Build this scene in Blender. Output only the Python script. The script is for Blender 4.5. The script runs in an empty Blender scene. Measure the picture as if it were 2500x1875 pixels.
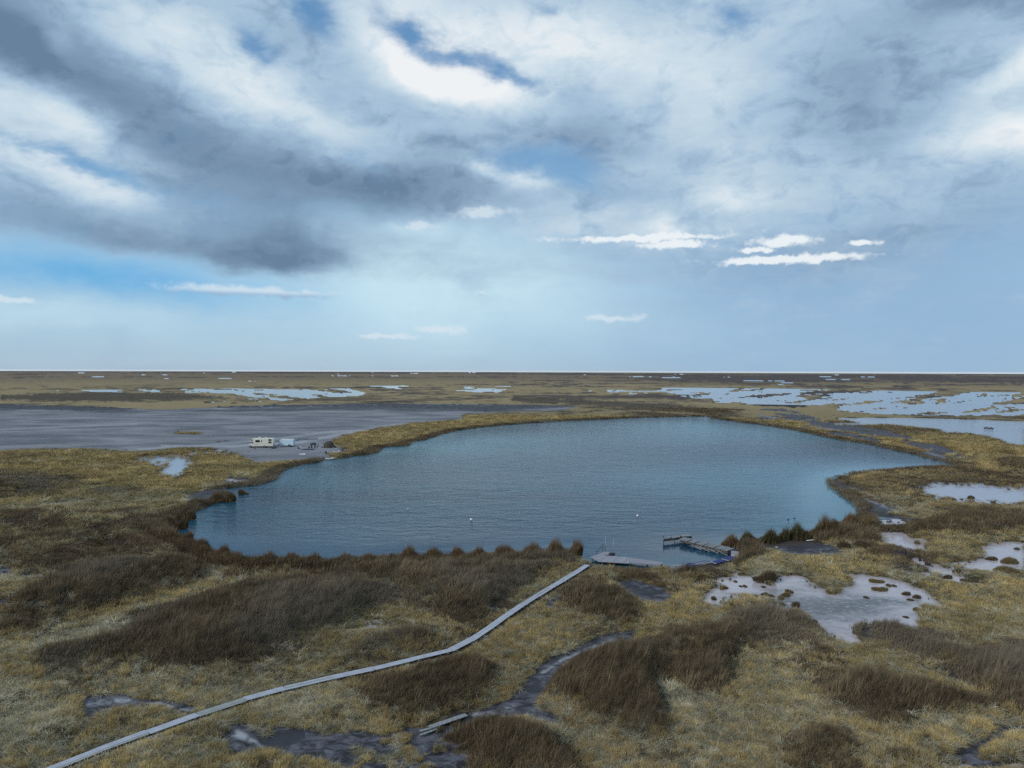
import bpy, bmesh, math, random
import numpy as np
from mathutils import Vector, Matrix
random.seed(7); RNG = np.random.default_rng(11)
SC = bpy.context.scene
COL = SC.collection
R = math.radians

# ------------------------------------------------------------------ camera
H = 26.0                 # drone height above the water, metres
FPX = 1794.0             # focal length in pixels of a 2500 px wide frame
HORY = 904.6; SLOPE = 0.0030
PITCH = math.atan((937.5 - HORY) / FPX); ROLL = math.atan(SLOPE)
_f = np.array([0, math.cos(PITCH), -math.sin(PITCH)])
_u0 = np.array([0, math.sin(PITCH), math.cos(PITCH)]); _r0 = np.array([1.0, 0, 0])
_r = math.cos(ROLL) * _r0 + math.sin(ROLL) * _u0
_u = math.cos(ROLL) * _u0 - math.sin(ROLL) * _r0
cam_d = bpy.data.cameras.new('camera'); cam = bpy.data.objects.new('camera', cam_d); COL.objects.link(cam)
cam_d.sensor_width = 36; cam_d.lens = 36 * FPX / 2500; cam_d.clip_start = 0.5; cam_d.clip_end = 200000
M = Matrix(((_r[0], _u[0], -_f[0], 0), (_r[1], _u[1], -_f[1], 0), (_r[2], _u[2], -_f[2], H), (0, 0, 0, 1)))
cam.matrix_world = M; SC.camera = cam

def ray(x, y):
    return _f + ((x - 1250) / FPX) * _r - ((y - 937.5) / FPX) * _u
def G(x, y, z=0.0):
    """photo pixel (2500x1875) -> point at height z"""
    d = ray(x, y); t = (z - H) / d[2]
    return (d[0] * t, d[1] * t, z)
def project(X, Y, Z=0.0):
    vx, vy, vz = X, Y, Z - H
    c = vx * _f[0] + vy * _f[1] + vz * _f[2]; c = np.maximum(c, 0.5)
    return (1250 + FPX * (vx * _r[0] + vy * _r[1] + vz * _r[2]) / c,
            937.5 - FPX * (vx * _u[0] + vy * _u[1] + vz * _u[2]) / c)

# ------------------------------------------------------------------ colour management, sun
SC.view_settings.view_transform = 'Standard'; SC.view_settings.look = 'None'
SC.cycles.use_denoising = False; SC.cycles.use_adaptive_sampling = True; SC.cycles.adaptive_threshold = 0.015; SC.cycles.max_bounces = 5
SC.view_settings.exposure = 0.0; SC.view_settings.gamma = 1.0; SC.view_settings.use_curve_mapping = False
SUN_AZ, SUN_EL = R(-125), R(34)       # azimuth from +Y towards +X
sd = bpy.data.lights.new('sun', 'SUN'); sun = bpy.data.objects.new('sun', sd); COL.objects.link(sun)
sd.energy = 2.0; sd.angle = R(8); sd.color = (1.0, 0.93, 0.84)
sv = Vector((math.sin(SUN_AZ) * math.cos(SUN_EL), math.cos(SUN_AZ) * math.cos(SUN_EL), math.sin(SUN_EL)))
sun.rotation_euler = sv.to_track_quat('Z', 'Y').to_euler(); sun.location = (0, 0, 60)

# ------------------------------------------------------------------ node expression helper
class NX:
    def __init__(s, nt): s.nt = nt; s.x = 0
    def node(s, t, **kw):
        n = s.nt.nodes.new(t)
        for k, v in kw.items(): setattr(n, k, v)
        return n
    def put(s, sock, v):
        if isinstance(v, E): s.nt.links.new(v.s, sock)
        elif isinstance(v, bpy.types.NodeSocket): s.nt.links.new(v, sock)
        else: sock.default_value = v
    def m(s, op, a, b=None, c=None, clamp=False):
        n = s.node('ShaderNodeMath', operation=op); n.use_clamp = clamp
        s.put(n.inputs[0], a)
        if b is not None: s.put(n.inputs[1], b)
        if c is not None: s.put(n.inputs[2], c)
        return E(s, n.outputs[0])
    def vm(s, op, a, b=None, out=0):
        n = s.node('ShaderNodeVectorMath', operation=op); s.put(n.inputs[0], a)
        if b is not None:
            if op == 'SCALE': s.put(n.inputs[3], b)
            else: s.put(n.inputs[1], b)
        return E(s, n.outputs[out])
    def mix(s, f, a, b, mode='MIX'):
        n = s.node('ShaderNodeMix', data_type='RGBA', blend_type=mode)
        s.put(n.inputs[0], f)
        for i, v in ((6, a), (7, b)):
            if isinstance(v, (tuple, list)): v = (*v[:3], 1)
            s.put(n.inputs[i], v)
        return E(s, n.outputs[2])
    def sstep(s, v, lo, hi):
        n = s.node('ShaderNodeMapRange', interpolation_type='SMOOTHSTEP')
        s.put(n.inputs[0], v); n.inputs[1].default_value = lo; n.inputs[2].default_value = hi
        return E(s, n.outputs[0])
    def noise(s, vec, scale, detail=4, rough=0.55, dist=0.0, lac=2.0, col=False):
        n = s.node('ShaderNodeTexNoise', noise_dimensions='3D'); s.put(n.inputs['Vector'], vec)
        n.inputs['Scale'].default_value = scale; n.inputs['Detail'].default_value = detail
        n.inputs['Roughness'].default_value = rough; n.inputs['Distortion'].default_value = dist
        n.inputs['Lacunarity'].default_value = lac
        return E(s, n.outputs[1 if col else 0])
    def attr(s, name, typ='GEOMETRY', out='Fac'):
        n = s.node('ShaderNodeAttribute', attribute_type=typ, attribute_name=name); return E(s, n.outputs[out])
class E:
    def __init__(s, nx, sock): s.nx = nx; s.s = sock
    def __add__(a, b): return a.nx.m('ADD', a, b)
    __radd__ = __add__
    def __sub__(a, b): return a.nx.m('SUBTRACT', a, b)
    def __rsub__(a, b): return a.nx.m('SUBTRACT', b, a)
    def __mul__(a, b): return a.nx.m('MULTIPLY', a, b)
    __rmul__ = __mul__
    def __truediv__(a, b): return a.nx.m('DIVIDE', a, b)

def lin(r, g, b):
    f = lambda c: c / 12.92 if c <= 0.04045 else ((c + 0.055) / 1.055) ** 2.4
    return (f(r / 255), f(g / 255), f(b / 255))

# ------------------------------------------------------------------ world: Nishita sky with a broken cloud layer
W = bpy.data.worlds.new('World'); SC.world = W; W.use_nodes = True
def build_world():
    nt = W.node_tree; nt.nodes.clear(); n = NX(nt)
    out = n.node('ShaderNodeOutputWorld'); bg = n.node('ShaderNodeBackground'); nt.links.new(bg.outputs[0], out.inputs[0])
    tc = n.node('ShaderNodeTexCoord'); D = E(n, tc.outputs['Generated'])
    sky = n.node('ShaderNodeTexSky'); sky.sky_type = 'NISHITA'; sky.sun_disc = False
    sky.sun_elevation = SUN_EL; sky.sun_rotation = SUN_AZ; sky.air_density = 1.0; sky.dust_density = 0.6; sky.ozone_density = 1.6
    skyc = n.vm('SCALE', E(n, sky.outputs[0]), 0.095)
    sp = n.node('ShaderNodeSeparateXYZ'); n.put(sp.inputs[0], D)
    x, y, z = (E(n, sp.outputs[i]) for i in range(3))
    az = n.m('ARCTAN2', x, y); el = n.m('ARCSINE', z)
    # cloud-deck coordinates (perspective of a flat layer)
    zz = n.m('MAXIMUM', z, 0.0) + 0.10
    pc = n.node('ShaderNodeCombineXYZ'); n.put(pc.inputs[0], x / zz); n.put(pc.inputs[1], (y / zz)); n.put(pc.inputs[2], 0.0)
    rot = n.node('ShaderNodeMapping'); n.put(rot.inputs[0], E(n, pc.outputs[0])); rot.inputs['Rotation'].default_value = (0, 0, R(38)); rot.inputs['Scale'].default_value = (0.55, 1.0, 1)
    PL = E(n, rot.outputs[0])
    wn = n.noise(n.vm('MULTIPLY', D, (1, 1, 1.8)), 4.2, 6, 0.58, col=True)
    ws = n.node('ShaderNodeSeparateXYZ'); n.put(ws.inputs[0], wn)
    wx = (E(n, ws.outputs[0]) - 0.5); wy = (E(n, ws.outputs[1]) - 0.5)
    cp = n.node('ShaderNodeCombineXYZ')
    n.put(cp.inputs[0], az + wx * 0.20); n.put(cp.inputs[1], el + wy * 0.11); cp.inputs[2].default_value = 1.0
    P = E(n, cp.outputs[0])
    cp2 = n.node('ShaderNodeCombineXYZ')      # lightly warped, for the small crisp clouds
    fn = n.noise(D, 38.0, 5, 0.6, col=True); fs = n.node('ShaderNodeSeparateXYZ'); n.put(fs.inputs[0], fn)
    n.put(cp2.inputs[0], az + (E(n, fs.outputs[0]) - 0.5) * 0.075); n.put(cp2.inputs[1], el + (E(n, fs.outputs[1]) - 0.5) * 0.022); cp2.inputs[2].default_value = 1.0
    P2 = E(n, cp2.outputs[0])
    def angs(px, py):
        d = ray(px * 1.1302, py * 1.1302); d = d / np.linalg.norm(d)
        return math.atan2(d[0], d[1]), math.asin(d[2])
    def r2(P, px, py, rx, ry, rot):
        a, e = angs(px, py)
        rx = rx * 1.1302 / FPX; ry = ry * 1.1302 / FPX; c, s_ = math.cos(R(rot)), math.sin(R(rot))   # rot: degrees, falling to the right
        v1 = (c / rx, -s_ / rx, -(a * c - e * s_) / rx); v2 = (s_ / ry, c / ry, -(a * s_ + e * c) / ry)
        da = n.vm('DOT_PRODUCT', P, v1, 1); db = n.vm('DOT_PRODUCT', P, v2, 1)
        return n.m('MULTIPLY_ADD', da, da, db * db)
    def blob(px, py, rx, ry, rot, amp, P=P):
        return n.m('EXPONENT', r2(P, px, py, rx, ry, rot) * -1.0) * amp
    def total(lst, start):
        t = start
        for b in lst: t = t + blob(*b)
        return t
    N1 = n.noise(PL, 1.1, 9, 0.6, 0.4); N2 = n.noise(n.vm('ADD', PL, (31, 7, 0)), 3.1, 7, 0.6, 0.3)
    N3 = n.noise(n.vm('MULTIPLY', D, (1, 1, 2.6)), 7.5, 8, 0.6, 0.6)
    # coverage of the main deck
    cov0 = n.sstep(el + wy * 0.06, R(9.0), R(19)) * 0.95
    cov = total([
        (250, 470, 430, 95, 12, 0.75), (600, 530, 120, 60, 0, 0.5), (900, 400, 260, 60, 5, 0.5), (40, 560, 200, 25, 0, 0.15),
        (1800, 450, 800, 200, 0, 0.55), (1000, 570, 280, 90, 0, 0.15), (1300, 470, 150, 60, 0, 0.25),
        (985, 105, 190, 22, 22, -0.66), (870, 60, 90, 26, 20, -0.35), (515, 95, 60, 34, 25, -0.7), (640, 8, 80, 28, 15, -0.8),
        (1190, 350, 170, 44, 5, -0.85), (1130, 20, 50, 25, 30, -0.5), (70, 322, 120, 18, 5, -0.7), (1560, 25, 80, 34, 10, -0.6), (775, 335, 60, 22, 40, -0.5),
        (1260, 395, 90, 28, 20, -0.4), (930, 300, 50, 18, 0, -0.2), (1130, 170, 90, 20, 15, -0.45), (320, 590, 520, 42, 3, -0.55),
        (400, 255, 60, 20, 30, -0.25), (1330, 60, 60, 30, 40, -0.3)], cov0)
    N4 = n.noise(n.vm('MULTIPLY', D, (1, 1, 1.6)), 19.0, 7, 0.62, 0.5)
    N5 = n.noise(n.vm('MULTIPLY', D, (1, 1, 2.0)), 62.0, 6, 0.62, 0.3)
    cov = cov + (N3 - 0.5) * 0.9 + (N1 - 0.5) * 0.35 + (N4 - 0.5) * 0.55 + (N5 - 0.5) * 0.14
    c = n.sstep(cov, 0.02, 0.85)
    # brightness of the deck: 0 = grey-blue base, 1 = sunlit white
    br = total([
        (330, 105, 230, 70, 24, 0.55), (120, 70, 45, 30, 30, 0.25), (560, 190, 200, 50, 25, 0.18), (1040, 60, 330, 75, 12, 0.52), (1290, 105, 170, 60, 10, 0.2),
        (960, 158, 170, 46, 24, 0.9), (1120, 205, 140, 30, 20, 0.35), (60, 215, 150, 34, 12, 0.5), (60, 265, 120, 26, 0, 0.4),
        (90, 352, 130, 34, 5, 0.6), (690, 250, 200, 40, 25, 0.25), (1530, 190, 230, 130, 70, 0.24), (2190, 272, 130, 50, 0, 0.62), (2000, 330, 190, 60, -10, 0.10),
        (2160, 150, 80, 26, -15, 0.5), (1560, 395, 80, 26, 8, 0.3), (1050, 375, 60, 14, 5, 0.5), (1140, 400, 50, 18, 0, 0.5), (1440, 460, 40, 26, 0, 0.4), (1270, 470, 260, 50, 0, 0.35),
        (1750, 400, 260, 50, -10, 0.06), (900, 480, 60, 20, 0, 0.5), (1700, 60, 120, 80, 30, 0.15),
        (40, 60, 210, 100, 10, -0.45), (450, 330, 440, 110, 24, -0.42), (700, 350, 200, 70, 10, -0.12), (880, 400, 250, 52, 4, -0.36), (590, 530, 110, 60, 0, -0.42), (240, 500, 340, 40, 10, -0.38),
        (1230, 290, 150, 70, 10, -0.34), (1830, 190, 200, 90, 35, -0.28), (1950, 320, 150, 40, 0, -0.05), (2060, 8, 130, 26, 0, -0.35), (960, 312, 80, 20, 0, -0.25), (1380, 440, 180, 40, 0, -0.22),
        (1700, 560, 400, 50, 0, -0.12), (1900, 500, 300, 50, 0, -0.12)], 0.47)
    ridge = 1.0 - n.m('ABSOLUTE', (N4 - 0.5) * 2.6)
    br = br + (N3 - 0.5) * 0.42 + (N2 - 0.5) * 0.20 + (N4 - 0.5) * 0.50 + (ridge - 0.75) * 0.22 + (N5 - 0.5) * 0.16
    b = n.m('MULTIPLY_ADD', br, 0.78, 0.07)
    ramp = n.node('ShaderNodeValToRGB'); n.put(ramp.inputs[0], b)
    e = ramp.color_ramp.elements
    e[0].position = 0.0; e[0].color = (*lin(104, 130, 158), 1); e[1].position = 1.0; e[1].color = (*lin(238, 242, 245), 1)
    for p_, c_ in ((0.25, (133, 159, 186)), (0.48, (164, 191, 215)), (0.72, (199, 218, 231))):
        q = e.new(p_); q.color = (*lin(*c_), 1)
    deck = E(n, ramp.outputs[0])
    # clear sky between the clouds: the Nishita sky, veiled by thin cirrus towards the horizon
    clear = n.mix(0.65, skyc, lin(104, 158, 208))
    veil = n.sstep(el, R(19), R(0.5))
    ramp2 = n.node('ShaderNodeValToRGB'); n.put(ramp2.inputs[0], n.m('MULTIPLY', el, 1 / R(30)))
    e = ramp2.color_ramp.elements; e[0].position = 0.0; e[0].color = (*lin(168, 190, 208), 1); e[1].position = 1.0; e[1].color = (*lin(120, 175, 220), 1)
    for p_, c_ in ((0.08, (170, 199, 219)), (0.2, (176, 212, 233)), (0.45, (156, 204, 234))):
        q = e.new(p_); q.color = (*lin(*c_), 1)
    base = n.mix(veil, clear, E(n, ramp2.outputs[0]))
    # blue patches and milky streaks low in the sky
    low = total([(300, 605, 400, 50, 3, 0.8), (1480, 545, 140, 40, 0, 0.15), (2000, 640, 560, 130, 0, 0.30), (1500, 760, 500, 60, 0, 0.1), (1700, 560, 420, 60, 0, 0.3),
                 (900, 560, 90, 30, 0, 0.25), (60, 590, 200, 30, 0, 0.2)], n.m('MULTIPLY', N2 - 0.5, 0.25))
    base = n.mix(n.m('MAXIMUM', n.m('MINIMUM', low, 1.0), 0.0), base, lin(108, 176, 224))
    mil = total([(980, 590, 340, 150, 0, 1.15), (1350, 690, 300, 60, 0, 0.2), (120, 690, 220, 26, 0, 0.45), (300, 760, 500, 40, 0, 0.05), (1300, 560, 180, 60, 0, 0.2)], (N3 - 0.5) * 0.5)
    base = n.mix(n.m('MAXIMUM', n.m('MINIMUM', mil, 0.92), 0.0), base, lin(201, 230, 242))
    veil2 = total([(1950, 610, 620, 190, 0, 0.75), (1600, 500, 300, 60, 0, 0.3)], (N3 - 0.5) * 0.3)
    base = n.mix(n.m('MAXIMUM', n.m('MINIMUM', veil2, 0.8), 0.0), base, lin(147, 178, 210))
    col = n.mix(c, base, deck)
    # small crisp clouds
    def crisp(px, py, rx, ry, amp=1.0, soft=(0.15, 0.75)):
        q = n.m('EXPONENT', r2(P2, px, py, rx * 1.15, ry * 1.15, 0) * -1.0)
        return q
    top = None
    for it in ((1390, 515, 170, 7), (1455, 528, 70, 8), (1705, 560, 140, 8), (1640, 566, 90, 7), (1690, 521, 56, 11), (1630, 540, 34, 6), (1856, 523, 30, 6)):
        q = crisp(*it); top = q if top is None else n.m('MAXIMUM', top, q)
    col = n.mix(n.sstep(top + (N5 - 0.5) * 0.9 + (N4 - 0.5) * 0.5, 0.22, 0.80) * 0.95, col, lin(236, 243, 247))
    cum = None
    for it in ((500, 628, 120, 13), (590, 634, 110, 10), (1330, 686, 66, 7), (850, 727, 64, 6), (30, 648, 45, 6), (900, 487, 40, 10), (1040, 460, 60, 12), (1030, 634, 12, 5), (955, 712, 60, 8)):
        q = crisp(*it); cum = q if cum is None else n.m('MAXIMUM', cum, q)
    # lower halves of these clouds are greyer
    _, e0 = angs(540, 633)
    under = n.sstep(el, e0 + 0.004, e0 - 0.004) * n.sstep(el, e0 - 0.016, e0 - 0.010) * n.sstep(az, R(-5), R(-14))
    ccol = n.mix(under, lin(214, 228, 238), lin(150, 176, 204))
    col = n.mix(n.sstep(cum + (N5 - 0.5) * 0.9 + (N4 - 0.5) * 0.5, 0.22, 0.95) * 0.75, col, ccol)
    # below the horizon: dull ground colour, never seen past the terrain
    col = n.mix(n.sstep(el, R(-0.02), R(-1.5)), col, (0.12, 0.12, 0.13))
    n.put(bg.inputs[0], col); bg.inputs[1].default_value = 1.0
    W.cycles.sampling_method = 'MANUAL'; W.cycles.sample_map_resolution = 512
build_world()

# ------------------------------------------------------------------ numpy noise
def _h(ix, iy, s):
    n = (ix * 374761393 + iy * 668265263 + s * 1442695041) & 0xffffffff
    n = ((n ^ (n >> 13)) * 1274126177) & 0xffffffff
    return ((n ^ (n >> 16)) & 0xffffff) / float(0xffffff)
def vnoise(x, y, s=0):
    x0 = np.floor(x); y0 = np.floor(y); fx = x - x0; fy = y - y0
    ix = x0.astype(np.int64); iy = y0.astype(np.int64)
    fx = fx * fx * (3 - 2 * fx); fy = fy * fy * (3 - 2 * fy)
    a = _h(ix, iy, s); b = _h(ix + 1, iy, s); c = _h(ix, iy + 1, s); d = _h(ix + 1, iy + 1, s)
    return (a + (b - a) * fx) * (1 - fy) + (c + (d - c) * fx) * fy
def fbm(x, y, s=0, o=4, g=0.5):
    t = np.zeros_like(x); a = 1.0; w = 0.0
    for i in range(o):
        t += a * vnoise(x * 2 ** i + 17.3 * i, y * 2 ** i - 9.1 * i, s + i); w += a; a *= g
    return t / w                       # 0..1
def ss(v, a, b):
    t = np.clip((v - a) / (b - a), 0, 1); return t * t * (3 - 2 * t)

# ------------------------------------------------------------------ the map, traced once from the photograph and laid on the ground
def K(ox, oy, k, pts): return [(ox + k * a, oy + k * b) for a, b in pts]
C5 = (0, 880, 0.5651); C6 = (1250, 880, 0.5651); CA = (100, 1350, 0.6103); CB = (1400, 1300, 0.4973)
CL = (0, 1350, 0.3165); CM = (1250, 1480, 0.2938); CR = (2000, 1550, 0.226); CT = (980, 1650, 0.1808)
CP = (1680, 1350, 0.2984); CQ = (1750, 1200, 0.226); CN = (400, 1150, 0.226); CU = (2050, 1000, 0.211); C7 = (980, 1380, 0.2034)
LAKE = (K(*C5, [(760, 722), (776, 695), (830, 670), (880, 650), (935, 630), (960, 605), (1005, 598), (1018, 575), (1012, 554), (1060, 548), (1130, 545), (1170, 532), (1200, 520), (1225, 500), (1250, 480),
                (1280, 460), (1330, 452), (1400, 443), (1415, 430), (1450, 430), (1520, 422), (1600, 408), (1655, 395), (1667, 378), (1700, 375), (1780, 372), (1800, 352), (1850, 345), (1910, 325), (1960, 310), (2020, 300), (2100, 290)])
        + K(*C6, [(0, 279), (200, 265), (400, 256), (600, 247), (760, 244), (835, 243), (842, 251), (900, 258), (1000, 272), (1100, 285), (1200, 302), (1300, 325), (1400, 345), (1500, 358), (1600, 380), (1700, 405),
                  (1780, 425), (1840, 441), (1908, 455), (1840, 458), (1780, 460), (1700, 463), (1600, 472), (1500, 480), (1440, 487), (1380, 500), (1345, 512), (1335, 530), (1350, 550), (1370, 575), (1410, 590), (1440, 615), (1472, 642), (1475, 668), (1440, 686)])
        + [(2041, 1282), (2005, 1298), (1960, 1306), (1930, 1312), (1870, 1318), (1815, 1323), (1780, 1332), (1768, 1350), (1741, 1357), (1735, 1366), (1670, 1379), (1640, 1385), (1560, 1382), (1500, 1376), (1445, 1369), (1420, 1357),
           (1380, 1354), (1330, 1357), (1300, 1357), (1250, 1362), (1190, 1363), (1172, 1360), (1100, 1362), (1000, 1366), (962, 1365), (880, 1372), (813, 1377), (760, 1372), (703, 1371), (624, 1371), (585, 1364), (549, 1356), (513, 1338), (479, 1322), (450, 1311), (434, 1301)])
DARK = [   # stands of tall brown reed
    [(0, 1527), (19, 1483), (63, 1445), (158, 1397), (253, 1372), (348, 1356), (475, 1353), (525, 1391), (494, 1413), (475, 1442), (380, 1464), (285, 1486), (190, 1515), (95, 1537), (32, 1556), (-60, 1580), (-60, 1530)],
    [(68, 1616), (170, 1590), (300, 1560), (339, 1514), (497, 1469), (633, 1426), (791, 1418), (949, 1426), (972, 1469), (904, 1503), (836, 1548), (723, 1582), (633, 1627), (531, 1650), (373, 1639), (226, 1627), (113, 1639)],
    [(531, 1384), (633, 1382), (1017, 1376), (1300, 1373), (1395, 1380), (1334, 1408), (1243, 1462), (1175, 1512), (1113, 1530), (1017, 1481), (961, 1458), (859, 1447), (791, 1425), (678, 1405), (565, 1413)],
    [(0, 1243), (136, 1260), (305, 1254), (429, 1272), (440, 1310), (500, 1345), (531, 1385), (452, 1373), (339, 1385), (226, 1407), (136, 1413), (68, 1401), (-40, 1384), (-40, 1243)],
    [(-40, 1157), (113, 1155), (226, 1162), (340, 1157), (339, 1163), (226, 1170), (170, 1190), (113, 1205), (-40, 1228)],
    [(237, 1205), (316, 1196), (395, 1185), (390, 1191), (294, 1206)],
    [(1410, 1410), (1450, 1396), (1549, 1398), (1649, 1400), (1723, 1398), (1758, 1405), (1718, 1424), (1639, 1429), (1549, 1419), (1475, 1404)],
    [(1370, 1440), (1400, 1433), (1430, 1430), (1500, 1444), (1549, 1479), (1560, 1514), (1519, 1539), (1460, 1534), (1420, 1514), (1385, 1480)],
    [(1356, 1650), (1414, 1612), (1485, 1592), (1573, 1571), (1661, 1550), (1749, 1536), (1793, 1506), (1838, 1495), (1900, 1503), (1960, 1520), (2000, 1550), (1970, 1562), (1880, 1570), (1820, 1590), (1790, 1640), (1760, 1690),
     (1700, 1700), (1640, 1660), (1600, 1680), (1600, 1740), (1640, 1790), (1620, 1825), (1540, 1815), (1450, 1780), (1370, 1730), (1340, 1690)],
    [(2075, 1540), (2124, 1536), (2203, 1545), (2249, 1568), (2283, 1591), (2339, 1602), (2407, 1606), (2560, 1609), (2560, 1745), (2430, 1738), (2385, 1700), (2316, 1660), (2249, 1618), (2192, 1591), (2147, 1564)],
    [(2023, 1708), (2045, 1677), (2090, 1658), (2158, 1661), (2203, 1686), (2271, 1690), (2339, 1708), (2430, 1738), (2385, 1753), (2294, 1753), (2203, 1776), (2136, 1785), (2090, 1765), (2045, 1742)],
    [(1940, 1820), (1990, 1795), (2050, 1800), (2090, 1840), (2080, 1900), (1940, 1900)],
    [(1100, 1800), (1150, 1785), (1200, 1775), (1260, 1782), (1315, 1805), (1350, 1830), (1400, 1900), (1160, 1900), (1140, 1850), (1110, 1830)],
    [(857, 1692), (954, 1655), (1076, 1618), (1168, 1612), (1199, 1643), (1186, 1692), (1137, 1728), (1076, 1753), (985, 1765), (893, 1741)],
    [(900, 1575), (985, 1545), (1050, 1560), (1076, 1578), (985, 1595), (880, 1622), (800, 1640), (830, 1610)],
    [(2324, 1249), (2409, 1245), (2540, 1260), (2540, 1302), (2409, 1316), (2345, 1321), (2240, 1315), (2150, 1300), (2180, 1280), (2260, 1272)],
    [(2028, 1322), (2050, 1304), (2090, 1292), (2130, 1295), (2150, 1320), (2140, 1345), (2100, 1340), (2060, 1335)],
    [(2429, 1130), (2450, 1120), (2540, 1125), (2540, 1165), (2450, 1160), (2430, 1145)],
    [(2290, 1134), (2350, 1140), (2420, 1158), (2500, 1176), (2540, 1185), (2540, 1192), (2440, 1176), (2340, 1158), (2270, 1148)],
    [(2090, 1360), (2150, 1345), (2250, 1350), (2320, 1362), (2330, 1372), (2250, 1375), (2160, 1378), (2110, 1375)],
    K(*C6, [(1280, 320), (1500, 352), (1700, 400), (1860, 440), (1990, 460), (1980, 470), (1800, 475), (1700, 468), (1850, 458), (1700, 415), (1500, 372), (1300, 335)]),
    K(*C5, [(0, 150), (400, 135), (800, 140), (1000, 165), (700, 178), (300, 180), (0, 175)]),
    K(*C6, [(0, 150), (300, 165), (640, 185), (800, 200), (1000, 215), (860, 235), (600, 215), (300, 195), (0, 180)]),
    K(*C6, [(500, 92), (1100, 95), (1500, 103), (1100, 108), (650, 104)]),
    K(*C6, [(1350, 275), (1500, 285), (1700, 290), (1850, 310), (1700, 325), (1500, 310)]),
]
POOL = [
    K(*CP, [(355, 125), (400, 130), (440, 165), (540, 180), (600, 225), (650, 235), (760, 185), (880, 190), (1000, 240), (1080, 295), (1200, 310), (1290, 265), (1330, 215), (1300, 185), (1380, 165), (1500, 190), (1620, 215), (1750, 240),
            (1830, 275), (1920, 310), (2000, 350), (2060, 410), (2030, 450), (1900, 455), (1870, 480), (1880, 560), (1900, 635), (1800, 640), (1600, 620), (1400, 605), (1350, 640), (1380, 680), (1410, 735), (1350, 742), (1270, 720),
            (1200, 700), (1100, 640), (1000, 570), (930, 520), (800, 510), (700, 480), (610, 460), (650, 420), (700, 395), (600, 370), (470, 340), (420, 370), (300, 400), (260, 440), (180, 445), (120, 425), (110, 370), (180, 310),
            (270, 285), (230, 260), (100, 262), (120, 245), (230, 215), (350, 195)]),
    K(*CB, [(1640, 130), (1700, 132), (1800, 158), (1900, 150), (2000, 130), (1965, 95), (2000, 62), (2100, 42), (2240, 33), (2240, 228), (2150, 225), (2080, 195), (1970, 185), (1900, 182), (1880, 195), (1960, 215), (2050, 250), (2060, 270),
            (1950, 262), (1850, 244), (1780, 222), (1700, 208), (1590, 200), (1600, 188), (1740, 196), (1800, 212), (1740, 180), (1690, 160)]),
    K(*C6, [(1740, 545), (1800, 530), (1900, 525), (2000, 528), (2090, 540), (2240, 542), (2240, 620), (2100, 625), (1950, 612), (1830, 605), (1770, 580)]),
    K(*C6, [(2128, 522), (2180, 516), (2212, 522), (2180, 528)]),
    K(*C6, [(1548, 692), (1600, 685), (1680, 690), (1712, 708), (1640, 716), (1580, 706)]),
    K(*C6, [(1370, 268), (1480, 268), (1400, 250), (1600, 248), (1800, 250), (2000, 255), (2240, 265), (2240, 370), (2150, 365), (2100, 345), (2030, 325), (1950, 315), (1860, 315), (1830, 300), (1740, 290), (1600, 278), (1490, 282), (1400, 278)]),
    K(*C5, [(590, 422), (650, 415), (770, 410), (840, 395), (870, 388), (980, 395), (990, 402), (880, 405), (800, 415), (840, 435), (830, 455), (800, 470), (810, 485), (760, 505), (720, 505), (690, 480), (700, 455), (650, 450), (620, 435)]),
    K(*C5, [(960, 517), (1010, 512), (1050, 518), (1010, 530), (970, 528)]),
    K(*CA, [(1295, 278), (1370, 270), (1388, 292), (1340, 300), (1295, 307)]), K(*CA, [(1195, 322), (1290, 300), (1292, 311), (1215, 326)]), K(*CA, [(1425, 290), (1480, 292), (1470, 320), (1435, 318)]),
    K(*CU, [(1850, 525), (1940, 508), (2020, 540), (1980, 555), (1930, 530)]),
    K(*CR, [(1350, 1415), (1480, 1390), (1650, 1410), (1700, 1480), (1320, 1480)]), K(*CR, [(2080, 1400), (2212, 1375), (2260, 1480), (2060, 1480)]),
]
SPECK = [   # (polygon, share of open water): flooded marsh, water showing between tussocks
    (K(*C6, [(650, 118), (900, 118), (1200, 122), (1500, 128), (2240, 138), (2240, 238), (1900, 240), (1700, 235), (1500, 228), (1400, 213), (1430, 200), (1300, 192), (1100, 190), (900, 188), (860, 180), (870, 165), (800, 165), (700, 150), (660, 130)]), 0.60),
    (K(*C6, [(860, 150), (1150, 150), (1250, 165), (1200, 180), (900, 186)]), 0.85),
    (K(*C6, [(110, 125), (430, 125), (640, 135), (650, 150), (380, 150), (130, 140)]), 0.42),
    (K(*C5, [(780, 122), (1000, 120), (1250, 125), (1500, 120), (1580, 140), (1560, 155), (1400, 160), (1250, 172), (1000, 185), (890, 182), (1100, 160), (1000, 142), (800, 138)]), 0.62),
    (K(*C5, [(180, 127), (450, 127), (680, 125), (680, 137), (400, 136), (190, 134)]), 0.62),
    (K(*C5, [(1900, 115), (2212, 110), (2212, 140), (1920, 135)]), 0.35),
    (K(*C6, [(1440, 740), (1560, 750), (1690, 740), (1700, 800), (1640, 825), (1580, 815), (1500, 780)]), 0.0),
    (K(*CU, [(450, 1440), (560, 1425), (750, 1430), (800, 1480), (1000, 1500), (1050, 1560), (950, 1640), (700, 1650), (560, 1600), (480, 1520)]), 0.95),
    (K(*C6, [(1400, 195), (1700, 190), (2240, 190), (2240, 232), (1800, 238), (1500, 225)]), 0.72),
]
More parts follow.
